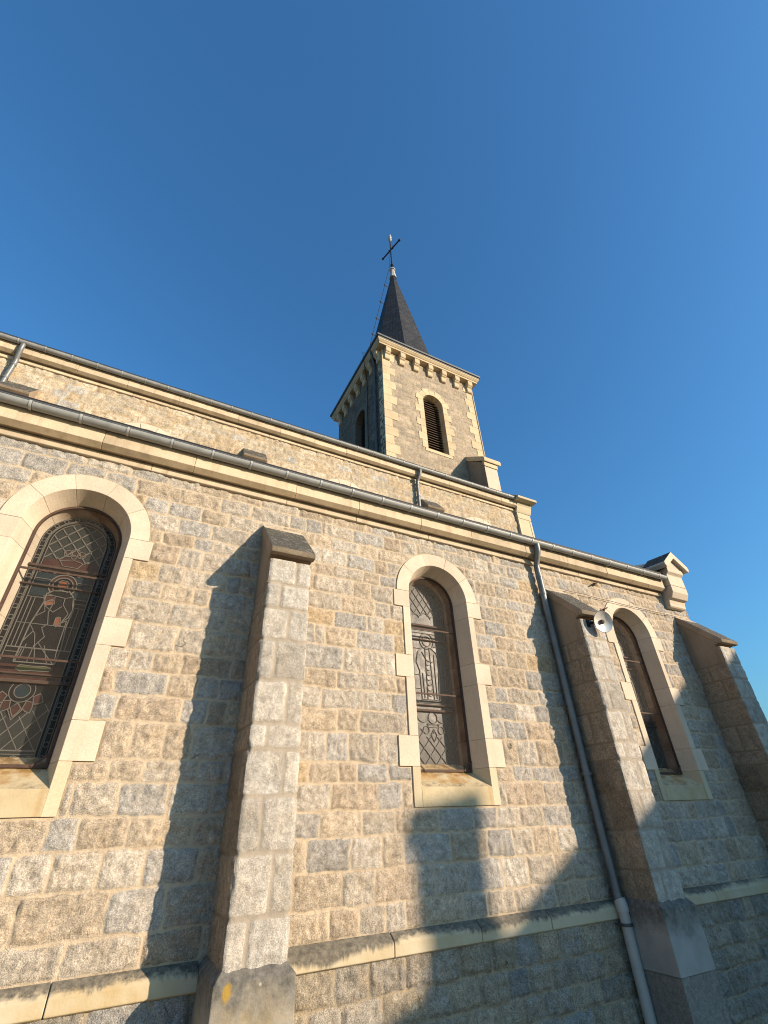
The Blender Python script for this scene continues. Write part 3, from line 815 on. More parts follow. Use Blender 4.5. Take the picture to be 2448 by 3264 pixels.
# ---- standing figure window
LN = []; PT = []
for off in (0.012, 0.034): LN.append(arch_outline(HG-off, 2.10))
ins2 = lambda x, z: (abs(x) < HG-0.036 if z < ZS else math.hypot(x, z-ZS) < HG-0.036)
LN += lattice(-0.3, 0.3, 3.80, 4.29, 0.105, 0.15, lambda x, z: ins2(x, z) and z > 3.86)
LN += [arc(0, 3.80, 0.09, 20, 160, 12), arc(-0.15, 3.80, 0.07, 20, 160, 10), arc(0.15, 3.80, 0.07, 20, 160, 10), [(-0.28, 3.66), (0.28, 3.66)], [(-0.28, 3.62), (0.28, 3.62)]]
PT.append((arc(0, 3.52, 0.10, 0, 350, 20), 1)); PT.append((arc(0, 3.52, 0.062, 0, 350, 18), 2))
LN += [arc(0, 3.52, 0.10, 0, 360, 24), (arc(0, 3.52, 0.062, 0, 360, 18), 0.01)]
bd2 = [(-0.05, 3.44), (-0.14, 3.38), (-0.17, 3.25), (-0.13, 3.15), (-0.12, 2.82), (0.12, 2.82), (0.14, 3.15), (0.18, 3.22), (0.13, 3.38), (0.05, 3.44)]
LN += [bd2+bd2[:1], [(-0.03, 3.44), (-0.04, 2.83)], [(0.03, 3.44), (0.05, 2.83)], [(-0.08, 3.38), (-0.02, 3.28), (0.06, 3.26), (0.14, 3.30)], [(0.09, 3.36), (0.09, 2.84)], [(-0.09, 3.12), (-0.08, 2.84)]]
for zz in np.arange(2.87, 3.25, 0.06): LN.append(arc(0, zz+0.03, 0.04, 200, 340, 6))
LN += [[(-0.28, 3.42), (-0.10, 3.42)], [(0.10, 3.46), (0.28, 3.46)], [(-0.28, 3.10), (-0.13, 3.10)], [(0.14, 3.10), (0.28, 3.10)], [(0.16, 3.22), (0.28, 3.22)], [(-0.21, 3.42), (-0.21, 2.78)], [(0.22, 3.22), (0.22, 2.78)], [(-0.28, 2.94), (-0.12, 2.94)], [(0.12, 2.94), (0.28, 2.94)], [(-0.28, 2.78), (0.28, 2.78)], [(-0.12, 2.82), (-0.18, 2.78)], [(0.12, 2.82), (0.18, 2.78)]]
LN += [arc(0, 2.62, 0.06, 0, 360, 18), arc(-0.13, 2.66, 0.09, 200, 330, 10), arc(0.13, 2.66, 0.09, 210, 340, 10), [(-0.07, 2.52), (0.07, 2.52), (0.07, 2.55), (-0.07, 2.55), (-0.07, 2.52)], [(0, 2.50), (-0.04, 2.44), (0, 2.37), (0.04, 2.44), (0, 2.50)], arc(-0.10, 2.49, 0.04, 0, 360, 12), arc(0.10, 2.49, 0.04, 0, 360, 12)]
LN += lattice(-0.3, 0.3, 2.14, 2.50, 0.145, 0.165, lambda x, z: abs(x) < HG-0.036 and (z < 2.42 or abs(x) > 0.14))
for k in range(-2, 3):
    for q in range(3):
        for oo in (0, 0.5): LN.append((arc((k+oo)*0.145, 2.14+(q+oo)*0.165, 0.008, 0, 360, 8), 0.006))
W_B = (PT, LN)

def guard_frame():
    s = MB()
    y = 0.205; hw = RI-splay(y)-0.004; t = 0.022
    zb = 2.062
    # rim following the opening
    ol_o = arch_outline(hw, zb); ol_i = arch_outline(hw-t, zb+t)
    n_ = len(ol_o); o = len(s.v)
    for dy in (-0.012, 0.012):
        s.v += [(x, y+dy, z) for x, z in ol_o]; s.v += [(x, y+dy, z) for x, z in ol_i]
    for i in range(n_):
        j = (i+1) % n_
        s.f += [(o+i, o+n_+i, o+n_+j, o+j), (o+2*n_+i, o+2*n_+j, o+3*n_+j, o+3*n_+i), (o+n_+i, o+3*n_+i, o+3*n_+j, o+n_+j), (o+i, o+j, o+2*n_+j, o+2*n_+i)]; s.mi += [0]*4
    for z in (3.62, 2.85): s.box((-hw+t, y-0.006, z-0.009), (hw-t, y+0.006, z+0.009))
    for sg in (-1, 1):   # corner braces
        s.strip([(sg*(hw-0.006), zb+0.10), (sg*(hw-0.105), zb+0.012)], 0.016, y-0.014, 0.006)
    # glazing bars against the glass
    for z, hh in ((3.715, 0.022), (3.53, 0.010), (2.695, 0.022), (2.755, 0.012)): s.box((-HG, YG-0.030, z-hh/2), (HG, YG-0.008, z+hh/2))
    return s.obj('guard_frame', M['iron'])
def wire_guard():
    s = MB(); y = 0.2; hw = RI-splay(y)-0.012
    ol = arch_outline(hw, 2.075)
    s.v += [(x, y+0.004, z) for x, z in ol]; s.f.append(tuple(range(len(ol)))[::-1]); s.mi.append(0)
    return s.obj('wire_guard', M['wire'])
sur = window_surround(); gf = guard_frame(); wg = wire_guard()
for i, cx in enumerate(WINX):
    PTi, LNi = W_A if i == 0 else W_B
    if i < 2:
        p = glass_pane(PTi, GM if i == 0 else [M['gl_pale'], M['gl_pale'], M['gl_rose']]); ld = leading(LNi, M['lead'] if i == 0 else M['lead_dark'], 0.0055)
        protoW = (p, ld)
    else:
        p = protoW[0].copy(); COL.objects.link(p); ld = protoW[1].copy(); COL.objects.link(ld)
    p.parent = church; p.location = (cx, 0, 0); ld.parent = p
    p['label'] = ('seated saint holding a book in dark stained glass', 'standing robed figure in pale stained glass', 'stained glass window in a narrow deep reveal')[i]
    if i == 0: parts = (sur, gf, wg)
    else:
        parts = []
        for q in (sur, gf, wg):
            c = q.copy(); COL.objects.link(c); parts.append(c)
    for q in parts: q.parent = p

# ---- cornice, gutter profiles
def cornice(name, y0, z0, x0, x1, parent, lo=0.75, hi=1.15):
    s = MB()
    xs = run(x0, x1, lo, hi)
    for i in range(len(xs)-1):
        j = rg.uniform(-0.004, 0.004)
        P_ = [(0.05, 5.075), (-0.148, 5.075), (-0.152, 5.068), (-0.152, 4.916), (-0.100, 4.870), (-0.090, 4.869), (-0.078, 4.885), (-0.03, 4.885), (0.05, 4.885)]
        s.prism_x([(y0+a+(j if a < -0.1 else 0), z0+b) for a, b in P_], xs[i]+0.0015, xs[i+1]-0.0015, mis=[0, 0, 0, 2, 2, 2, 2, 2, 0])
    xs = run(x0, x1, 0.9, 1.5)
    for i in range(len(xs)-1):
        P_ = [(0.05, 4.882), (-0.036, 4.882), (-0.044, 4.872), (-0.044, 4.803), (-0.036, 4.797), (0.05, 4.797)]
        s.prism_x([(y0+a, z0+b) for a, b in P_], xs[i]+0.002, xs[i+1]-0.002)
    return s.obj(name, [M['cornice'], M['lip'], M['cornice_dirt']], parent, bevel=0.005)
def gutter(name, y0, z0, x0, x1, seams, parent, r=0.055, mat='zinc'):
    s = MB()
    cy, cz = y0-0.211, z0+5.103
    n_ = 14
    def shell(xa, xb, ro, ri):
        o = len(s.v)
        for x in (xa, xb):
            for rr_ in (ro, ri):
                for k in range(n_+1):
                    a = math.pi+math.pi*k/n_
                    s.v.append((x, cy+rr_*math.cos(a), cz+rr_*math.sin(a)))
        m_ = n_+1
        for k in range(n_):
            s.f += [(o+k, o+k+1, o+2*m_+k+1, o+2*m_+k), (o+m_+k+1, o+m_+k, o+3*m_+k, o+3*m_+k+1)]
            s.f += [(o+k+1, o+k, o+m_+k, o+m_+k+1), (o+2*m_+k, o+2*m_+k+1, o+3*m_+k+1, o+3*m_+k)]
            s.mi += [0]*4
        for k in (0, n_):
            s.f.append((o+k, o+2*m_+k, o+3*m_+k, o+m_+k)); s.mi.append(0)
    shell(x0, x1, r, r-0.004)
    # rolled front rim
    s.tube([(x0, cy-r+0.002, cz+0.004), (x1, cy-r+0.002, cz+0.004)], 0.008, 8, 1)
    for x in seams:
        shell(x-0.011, x+0.011, r+0.006, r-0.002)
        s.mi[-(4*n_+2):] = [2]*(4*n_+2)
        shell(x+0.011, x+0.017, r+0.0008, r-0.002)
        s.mi[-(4*n_+2):] = [1]*(4*n_+2)
    # end stops
    for x in (x0+0.002, x1-0.002):
        o = len(s.v); s.v += [(x, cy+r*math.cos(math.pi+math.pi*k/n_), cz+r*math.sin(math.pi+math.pi*k/n_)) for k in range(n_+1)]
        s.f.append(tuple(range(o, o+n_+1))); s.mi.append(0)
    # eaves board closing the gap behind the gutter
    s.box((x0, y0-0.146, z0+5.078), (x1, y0-0.03, z0+5.145), 1)
    return s.obj(name, [M[mat], M['zinc_dark'], M['zinc_seam']], parent, smooth=True)
cornice('aisle_cornice', 0, 0, -4.6, 8.02, church)
gutter('aisle_gutter', 0, 0, -4.6, 8.0, [x for x in np.arange(-4.45, 8.0, 0.423)], church)
CY, CZ = 2.9, 3.615
cornice('nave_cornice', CY, CZ, -8.0, 8.04, church)
gutter('nave_gutter', CY, CZ, -8.0, 8.02, [x for x in np.arange(-7.9, 8.0, 0.40)], church, r=0.055)

# ---- roofs
def roof(name, y0, z0, y1, z1, x0, x1, parent, th=0.08):
    s = MB()
    d = math.hypot(y1-y0, z1-z0)
    o = [(x0, y0, z0), (x1, y0, z0), (x1, y1, z1), (x0, y1, z1)]
    q = [(a, b, c-th) for a, b, c in o]
    s.hexa(o[:4]+q)
    ob = s.obj(name, M['slate'], parent)
    uv = ob.data.uv_layers.new(name='UVMap')
    for l in ob.data.loops:
        c = ob.data.vertices[l.vertex_index].co; uv.data[l.index].uv = (c.x, math.hypot(c.y-y0, c.z-z0))
    return ob
roof('aisle_roof', -0.19, 5.20, 2.92, 6.95, -4.6, 8.06, church)
RY, RZ = 6.7, 11.8
roof('nave_roof', CY-0.19, 8.82, RY, RZ, -8.0, 8.06, church)
roof('nave_roof', 2*RY-CY+0.19, 8.82, RY, RZ, -8.0, 8.06, church)
s = MB()
# plain gable and north side closing the nave behind
s.add([(8.44, CY+0.05, 5.0), (8.44, 2*RY-CY-0.05, 5.0), (8.44, 2*RY-CY-0.05, 8.6), (8.44, RY, RZ-0.1), (8.44, CY+0.05, 8.6)], [(0, 1, 2, 3, 4)])
s.add([(8.44, CY+0.05, 0), (8.44, 2*RY-CY-0.05, 0), (8.44, 2*RY-CY-0.05, 5), (8.44, CY+0.05, 5.0)], [(0, 1, 2, 3)])
s.add([(-8, 2*RY-CY, 0), (8.44, 2*RY-CY, 0), (8.44, 2*RY-CY, 8.7), (-8, 2*RY-CY, 8.7)], [(0, 3, 2, 1)])
s.add([(-8, CY, 0), (-8, 2*RY-CY, 0), (-8, 2*RY-CY, 8.6), (-8, RY, RZ-.1), (-8, CY, 8.6)], [(4, 3, 2, 1, 0)])
s.add([(-4.6, 0, 0), (-4.6, 2.9, 0), (-4.6, 2.9, 6.9), (-4.6, 0, 4.9)], [(3, 2, 1, 0)])
s.add([(8.6, 0, 4.85), (8.6, 2.9, 4.85), (8.6, 2.9, 6.9), (8.6, 0, 5.1)], [(0, 1, 2, 3)])
s.obj('nave_gable_wall', M['lime'], church)

# ---- clerestory wall with round-headed windows
CWX = [-4.8, -0.82, 3.09, 6.71]
CWZ, CRI, CRO = 7.175, 0.555, 0.68
def cw_feat(x, y):
    d = np.full_like(x, 9.0)
    for cx in CWX:
        dx = np.abs(x-cx)
        d = np.minimum(d, np.where(y > CWZ, np.hypot(dx, y-CWZ)-CRO, dx-CRO))
    return d
f = Field()
f.panel((0, CY, 0), (1, 0, 0), (0, 0, 1), (0, -1, 0), -8.0, 8.1, 6.8, 8.44, 0.028, list(np.array([6.7, 6.9, 7.1, 7.32, 7.52, 7.70, 7.90, 8.10, 8.28, 8.46])), (0.22, 0.44), 51,
        jw=0.009, feat=cw_feat, hole=lambda x, y: cw_feat(x, y) < -0.06, rough=0.016, warp=0.02)
f.panel((0, CY, 0), (1, 0, 0), (0, 0, 1), (0, -1, 0), -8.0, -4.6, 0.0, 6.8, 0.08, list(np.arange(-0.1, 7.0, 0.21)), (0.22, 0.44), 52)
f.obj('clerestory_wall', M['granite_upper'], church)
def cl_window(cx):
    s = MB()
    ol = [(CRI+.02, 6.8)]+[((CRI+.02)*math.cos(math.pi*i/16), CWZ+(CRI+.02)*math.sin(math.pi*i/16)) for i in range(17)]+[(-CRI-.02, 6.8)]
    s.v += [(x, CY+0.22, z) for x, z in ol]; s.f.append(tuple(range(len(ol)))[::-1]); s.mi.append(0)
    p = s.obj('clerestory_window', M['gl_dark'], church, loc=(cx, 0, 0))
    s = MB(); nv = 7
    for k in range(nv):
        a0 = math.pi*k/nv+0.006; a1 = math.pi*(k+1)/nv-0.006; o = len(s.v); st = 5
        for i in range(st+1):
            a = a0+(a1-a0)*i/st
            for rr_, y in ((CRI, CY-0.028), (CRO, CY-0.028), (CRO, CY+0.24), (CRI, CY+0.24)): s.v.append((rr_*math.cos(a), y, CWZ+rr_*math.sin(a)))
        for i in range(st):
            for k2 in range(4):
                k3 = (k2+1) % 4; s.f.append((o+i*4+k2, o+i*4+k3, o+(i+1)*4+k3, o+(i+1)*4+k2)); s.mi.append(0)
        s.f.append((o+3, o+2, o+1, o)); s.mi.append(0); e = o+st*4; s.f.append((e, e+1, e+2, e+3)); s.mi.append(0)
    for sg in (-1, 1): s.box((min(sg*CRI, sg*CRO), CY-0.028, 6.8), (max(sg*CRI, sg*CRO), CY+0.24, CWZ-0.004))
    q = s.obj('stone_surround', M['lime'], p, bevel=0.004)
    return p, q
pw, ps = cl_window(CWX[1])
for x in (CWX[0], CWX[2], CWX[3]):
    c = pw.copy(); COL.objects.link(c); c.location = (x, 0, 0)
    d = ps.copy(); COL.objects.link(d); d.parent = c
# clerestory buttresses (only their caps rise above the aisle gutter)
s = MB()
s.box((0.02, CY-0.19, 6.8), (0.435, CY+0.02, 7.56), 3)
s.prism_x([(CY+0.03, 7.53), (CY+0.03, 7.99), (CY, 7.966), (CY-0.26, 7.635), (CY-0.265, 7.585), (CY-0.2, 7.55)], 0.0, 0.455, mis=[2, 0, 0, 1, 2, 2])
cb0 = s.obj('clerestory_buttress', [M['lichen'], M['lip'], M['cheek'], M['granite_upper']], church, bevel=0.006, loc=(0.882, 0, 0))
for x in (5.06, -3.03):
    c = cb0.copy(); COL.objects.link(c); c.location = (x, 0, 0)

# ---- kneelers
s = MB()
def loft_y(s, rows, x0, x1, mi=0, yb=0.15):
    # rows: (y,z) front profile bottom to top; closed at back
    s.prism_x([(yb, rows[0][1])]+rows+[(yb, rows[-1][1])], x0, x1, mi)
loft_y(s, [(-0.075, 4.602), (-0.098, 4.625), (-0.098, 4.655), (-0.10, 4.67), (-0.118, 4.735), (-0.175, 4.745), (-0.23, 4.84), (-0.236, 4.96)], 8.065, 8.505)
loft_y(s, [(-0.236, 4.964), (-0.238, 5.165), (-0.252, 5.18), (-0.285, 5.21), (-0.292, 5.285)], 8.065, 8.505, yb=0.3)
# gabled cap
cx_, pk = 8.28, 5.60
o = len(s.v)
out = [(cx_-0.22, 5.285), (cx_+0.22, 5.285), (cx_+0.22, 5.33), (cx_, 5.49), (cx_-0.22, 5.33)]
for y in (-0.285, 0.5): s.v += [(x, y, z+max(0, y)*0.45) for x, z in out]
s.f += [(o, o+1, o+2, o+3, o+4), (o+9, o+8, o+7, o+6, o+5)]+[(o+i, o+5+i, o+5+(i+1) % 5, o+(i+1) % 5) for i in range(5)]; s.mi += [0]*7
o = len(s.v)
out = [(cx_-0.345, 5.31), (cx_-0.305, 5.245), (cx_, 5.475), (cx_+0.305, 5.245), (cx_+0.345, 5.31), (cx_+0.33, 5.355), (cx_, 5.615), (cx_-0.33, 5.355)]
for y in (-0.355, 0.12): s.v += [(x, y, z+max(0, y)*0.30) for x, z in out]
s.f += [(o, o+1, o+2, o+3, o+4, o+5, o+6, o+7), tuple(o+15-i for i in range(8))]+[(o+i, o+8+i, o+8+(i+1) % 8, o+(i+1) % 8) for i in range(8)]
s.mi += [0, 0]+[0, 0, 0, 0, 0, 1, 1, 0]
s.obj('kneeler_stone', [M['lime'], M['lichen']], church, bevel=0.008)
s = MB()
# raking coping behind the kneeler
s.prism_x([(0.0, 5.0), (2.9, 6.75), (2.9, 7.10), (0.12, 5.47), (0.0, 5.40)], 8.05, 8.64, 0)
s.obj('raking_coping', M['lip'], church, bevel=0.01)
# nave end pilaster
s = MB()
loft_y(s, [(2.835, 6.9), (2.835, 8.37)], 8.04, 8.5, yb=3.2)
s.box((8.04, 2.825, 6.9), (8.10, 2.84, 8.18)); s.box((8.44, 2.825, 6.9), (8.5, 2.84, 8.18)); s.box((8.04, 2.822, 8.2), (8.5, 2.84, 8.37))
loft_y(s, [(2.815, 8.374), (2.79, 8.42), (2.76, 8.50), (2.745, 8.56), (2.725, 8.59), (2.72, 8.66)], 8.02, 8.52, yb=3.3)
s.prism_x([(3.5, 8.665), (2.60, 8.645), (2.555, 8.66), (2.55, 8.725), (3.4, 9.35), (3.5, 9.35)], 7.93, 8.58)
s.obj('end_pilaster', [M['lime_yellow']], church, bevel=0.006)

# ---- downpipes
s = MB()
s.tube([(4.96, -0.218, 5.06), (4.962, -0.214, 4.985), (4.966, -0.20, 4.935), (4.976, -0.155, 4.865), (4.986, -0.105, 4.79), (4.99, -0.092, 4.74), (4.992, -0.088, 4.67), (4.994, -0.088, 2.0), (4.995, -0.105, 0.95), (4.995, -0.12, 0.86)], 0.043, 16)
for z in (4.60, 4.33, 2.83, 2.05): s.tube([(4.993, -0.088, z), (4.993, -0.088, z-0.035)], 0.049, 16)
s.tube([(4.9935, -0.088, 4.64), (4.9935, -0.088, 4.32)], 0.0455, 16)
s.tube([(4.993, -0.088, 2.05), (4.993, -0.088, 2.015)], 0.058, 16)
dp = s.obj('downpipe', M['pipe'], church, smooth=True)
dp['label'] = 'zinc downpipe beside the shaded buttress with pale plastic foot'
s = MB()
s.tube([(4.995, -0.115, 0.895), (4.995, -0.128, 0.86), (4.995, -0.132, 0.80)], 0.060, 16)
s.tube([(4.995, -0.13, 0.81), (4.995, -0.14, -0.8)], 0.053, 16)
s.obj('plastic_foot', M['pvc'], dp, smooth=True)
s = MB()
s.tube([(4.995, -0.1345, 0.715), (4.995, -0.1345, 0.69)], 0.0605, 16); s.box((4.925, -0.14, 0.694), (4.945, 0.0, 0.712)); s.box((5.045, -0.14, 0.694), (5.06, 0.0, 0.712))
s.obj('pipe_collar', M['zinc_dark'], dp, smooth=True)
def nave_pipe(x):
    s = MB()
    s.tube([(x+0.02, CY-0.218, 8.66), (x+0.02, CY-0.215, 8.58), (x+0.015, CY-0.19, 8.52), (x, CY-0.11, 8.40), (x, CY-0.085, 8.34), (x, CY-0.085, 6.95)], 0.04, 12)
    for z in (8.28, 7.95, 7.6): s.tube([(x, CY-0.085, z), (x, CY-0.085, z-0.035)], 0.046, 12)
    return s.obj('downpipe', M['pipe'], church, smooth=True)
nave_pipe(4.94); nave_pipe(-3.04)

# ---- bell tower
TX0, TX1, TY0, TY1 = 5.23, 9.15, 4.75, 8.66
TZ = 16.05
TWC, TWS, TWR, TWB = 7.21, 13.97, 0.41, 11.70
def tw_feat(c):
    def fn(x, y):
        dx = np.abs(x-c)
        return np.where(y > TWS, np.hypot(dx, y-TWS)-TWR-0.1, np.maximum(dx-TWR-0.1, TWB-0.05-y))
    return fn
tc = [9.8+0.19*i for i in range(34)]
f = Field()
kw = dict(jw=0.006, bulge=0.004, var=0.007, rough=0.007, warp=0.006, rz=0.03)
f.panel((0, TY0, 0), (1, 0, 0), (0, 0, 1), (0, -1, 0), TX0, TX1, 9.8, TZ, 0.035, tc, (0.25, 0.5), 91, feat=tw_feat(TWC), hole=lambda x, y: tw_feat(TWC)(x, y) < -0.03, wbord=0.03, **kw)
c2 = (TY0+TY1)/2
kw2 = dict(jw=0.012, bulge=0.012, var=0.014, rough=0.02, warp=0.02)
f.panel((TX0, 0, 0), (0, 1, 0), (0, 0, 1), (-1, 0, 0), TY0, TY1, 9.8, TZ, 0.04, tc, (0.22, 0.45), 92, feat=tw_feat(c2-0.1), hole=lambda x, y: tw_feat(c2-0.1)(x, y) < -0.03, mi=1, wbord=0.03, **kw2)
f.panel((TX1, 0, 0), (0, 1, 0), (0, 0, 1), (1, 0, 0), TY0, TY1, 0, TZ, 0.12, [0.3*i for i in range(55)], (0.3, 0.6), 93, wbord=0.03, **kw)
f.panel((0, TY1, 0), (1, 0, 0), (0, 0, 1), (0, 1, 0), TX0, TX1, 0, TZ, 0.12, [0.3*i for i in range(55)], (0.3, 0.6), 94, wbord=0.03, **kw)
f.panel((0, TY0, 0), (1, 0, 0), (0, 0, 1), (0, -1, 0), TX0, TX1, 0, 9.8, 0.12, [0.3*i for i in range(34)], (0.3, 0.6), 95, wbord=0.03, **kw)
tower = f.obj('bell_tower', [M['tower_ashlar'], M['tower_rubble']], church)

qa, qb, qc = MB(), MB(), MB()
# quoins: alternate long and short on the three visible corners
z = 9.9; k = 0
while z < 15.75:
    h = 0.365; lf = 0.46+rg.uniform(-.03, .03) if k % 2 else 0.27+rg.uniform(-.02, .03)
    lr = 0.42+rg.uniform(-.03, .03) if k % 2 else 0.24+rg.uniform(-.02, .03)
    sd = 0.32
    qa.box((TX0-0.022, TY0-0.022, z+0.003), (TX0+lf, TY0+sd, z+h-0.003))
    qb.box((TX1-lr, TY0-0.022, z+0.003), (TX1+0.022, TY0+sd, z+h-0.003))
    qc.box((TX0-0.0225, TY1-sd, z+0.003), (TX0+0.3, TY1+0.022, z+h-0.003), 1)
    z += h; k += 1
s = MB()
s.tube([(TX1+0.03, TY0-0.03, 9.9), (TX1+0.03, TY0-0.03, 15.6)], 0.022, 10)
s.obj('corner_roll', M['lime_tower'], tower)
for q_ in (qa, qb, qc): q_.obj('quoins', [M['lime_tower'], M['tower_rubble']], tower, bevel=0.008)

def belfry(c, axis):
    def P(u, d, z):   # u along face, d outward
        return (u, TY0-d, z) if axis == 'y' else (TX0-d, u, z)
    s = MB(); fl = axis == 'x'
    def blk(u0, u1, z0, z1, d0, d1, mi=0):
        p = [P(u0, d1, z0), P(u1, d1, z0), P(u1, d1, z1), P(u0, d1, z1), P(u0, d0, z0), P(u1, d0, z0), P(u1, d0, z1), P(u0, d0, z1)]
        if fl: p = [p[1], p[0], p[3], p[2], p[5], p[4], p[7], p[6]]
        s.hexa(p, mi)
    z = TWB; k = 0
    while z < TWS-0.05:
        h = (TWS-TWB)/7
        ex = 0.34 if k % 2 else 0.2
        for sg in (-1, 1):
            e = ex+rg.uniform(-0.02, 0.02)
            a, b = c+sg*TWR, c+sg*(TWR+e)
            blk(min(a, b), max(a, b), z+0.003, z+h-0.003, -0.55, 0.024)
        z += h; k += 1
    blk(c-TWR-0.12, c+TWR+0.12, TWB-0.13, TWB-0.003, -0.55, 0.026)
    nv = 7
    for k in range(nv):
        ro = TWR+(0.30 if k % 2 == 0 else 0.22)
        a0 = math.pi*k/nv+0.006; a1 = math.pi*(k+1)/nv-0.006; st = 5; o = len(s.v)
        for i in range(st+1):
            a = a0+(a1-a0)*i/st
            for rr_, d in ((TWR, 0.024), (ro, 0.024), (ro, -0.2), (TWR, -0.55)): s.v.append(P(c+rr_*math.cos(a), d, TWS+rr_*math.sin(a)))
        for i in range(st):
            for k2 in range(4):
                k3 = (k2+1) % 4; s.f.append((o+i*4+k2, o+i*4+k3, o+(i+1)*4+k3, o+(i+1)*4+k2)); s.mi.append(0)
        s.f.append((o+3, o+2, o+1, o)); s.mi.append(0); e = o+st*4; s.f.append((e, e+1, e+2, e+3)); s.mi.append(0)
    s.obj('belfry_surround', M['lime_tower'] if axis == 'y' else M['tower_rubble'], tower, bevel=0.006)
    s = MB()
    z = TWB+0.03
    while z < TWS+TWR-0.05:
        hw = TWR if z < TWS else math.sqrt(max(0.001, TWR**2-(z-TWS)**2))
        p = [P(c-hw, -0.22, z), P(c+hw, -0.22, z), P(c+hw, -0.22, z+0.02), P(c-hw, -0.22, z+0.02),
             P(c-hw, -0.36, z+0.09), P(c+hw, -0.36, z+0.09), P(c+hw, -0.36, z+0.11), P(c-hw, -0.36, z+0.11)]
        s.hexa(p); z += 0.115
    blkp = [P(c-TWR-.05, -0.5, TWB), P(c+TWR+.05, -0.5, TWB), P(c+TWR+.05, -0.5, TWS+TWR), P(c-TWR-.05, -0.5, TWS+TWR)]
    s.add(blkp, [(0, 1, 2, 3)], 1)
    s.obj('louvre', [M['wood'], M['dark']], tower)
belfry(TWC, 'y'); belfry(c2-0.1, 'x')

# corbels
s = MB()
s.prism_x([(0.05, 0.30), (-0.20, 0.30), (-0.20, 0.09), (-0.18, 0.06), (-0.155, 0.05), (-0.155, 0.02), (-0.10, -0.02), (-0.10, -0.20), (-0.07, -0.235), (0.05, -0.25)], -0.105, 0.105)
cor = s.obj('corbel', M['lime_tower'], tower, bevel=0.012, loc=(5.42, TY0, 15.62))
first = True
for i in range(7):
    x = 5.40+i*(9.02-5.40)/6
    c = cor if i == 0 else cor.copy()
    if i: COL.objects.link(c)
    c.location = (x, TY0, 15.60)
for i in range(7):
    y = TY0+0.2+i*(TY1-TY0-0.4)/6
    c = cor.copy(); COL.objects.link(c); c.location = (TX0, y, 15.60); c.rotation_euler = (0, 0, -math.pi/2)
# cornice of the tower
s = MB()
def ringbox(d, z0, z1, d2=None, mi=0):
    d2 = d if d2 is None else d2
    lo = [(TX0-d, TY0-d, z0), (TX1+d, TY0-d, z0), (TX1+d, TY1+d, z0), (TX0-d, TY1+d, z0)]
    hi = [(TX0-d2, TY0-d2, z1), (TX1+d2, TY0-d2, z1), (TX1+d2, TY1+d2, z1), (TX0-d2, TY1+d2, z1)]
    s.add(lo+hi, [(0, 3, 2, 1), (4, 5, 6, 7), (0, 1, 5, 4), (1, 2, 6, 5), (2, 3, 7, 6), (3, 0, 4, 7)], mi)
ringbox(0.215, 15.90, 15.985)
ringbox(0.225, 15.989, 16.06, 0.285)
ringbox(0.29, 16.064, 16.12)
s.obj('tower_cornice', M['lime_tower'], tower, bevel=0.01)
s = MB()
ringbox(0.295, 16.124, 16.19); ringbox(0.335, 16.193, 16.27, 0.345)
s.obj('tower_gutter', M['zinc_dark'], tower, bevel=0.015)
# spire
SCX, SCY = 7.2, 6.7
rings = [(2.35, 16.26), (1.95, 16.45), (1.74, 16.75), (1.60, 17.3), (0.10, 25.42)]
s = MB()
for r_, z in rings:
    for k in range(8):
        a = R(22.5+45*k); q = r_
        s.v.append((SCX+q*math.cos(a), SCY+q*math.sin(a), z))
for i in range(len(rings)-1):
    for k in range(8):
        k2 = (k+1) % 8; s.f.append((i*8+k, i*8+k2, i*8+8+k2, i*8+8+k)); s.mi.append(0)
sp = s.obj('spire', M['slate'], tower)
uv = sp.data.uv_layers.new(name='UVMap')
for p_ in sp.data.polygons:
    nrm = p_.normal; t_ = Vector((-nrm.y, nrm.x, 0)).normalized(); b_ = nrm.cross(t_)
    for li in p_.loop_indices:
        c = sp.data.vertices[sp.data.loops[li].vertex_index].co
        uv.data[li].uv = (c.dot(t_), c.dot(b_))
s = MB()
s.tube([(SCX, SCY, 25.25), (SCX, SCY, 25.75), (SCX, SCY, 26.0), (SCX, SCY, 26.03), (SCX, SCY, 26.12), (SCX, SCY, 26.3)], [0.20, 0.135, 0.11, 0.17, 0.16, 0.04], 8)
s.obj('lead_cap', M['leadcap'], tower)
s = MB()
s.tube([(TX0-0.09, 5.22, 15.9), (TX0-0.09, 5.22, 10.0)], 0.045, 10); s.tube([(TX0-0.29, 5.1, 16.15), (TX0-0.25, 5.14, 15.95), (TX0-0.09, 5.22, 15.5)], 0.04, 10)
s.obj('downpipe', M['zinc_dark'], tower, smooth=True)
# tower buttress with sloped coping
s = MB()
s.prism_x([(4.80, 8.0), (4.80, 11.75), (3.95, 11.05), (3.95, 8.0)], 8.32, 8.83, mis=[0, 0, 1, 2])  # side faces in dark brown cheek stone: stains plus shade put into the colour
s.prism_x([(4.0, 10.96), (3.92, 10.90), (3.92, 11.10), (4.0, 11.14)], 8.30, 8.85)
s.prism_x([(4.80, 11.72), (3.88, 11.06), (3.87, 11.08), (3.87, 11.20), (3.90, 11.26), (4.80, 11.93)], 8.29, 8.97)
s.obj('tower_buttress', [M['lime_tower'], M['lime'], M['cheek']], church, bevel=0.01)

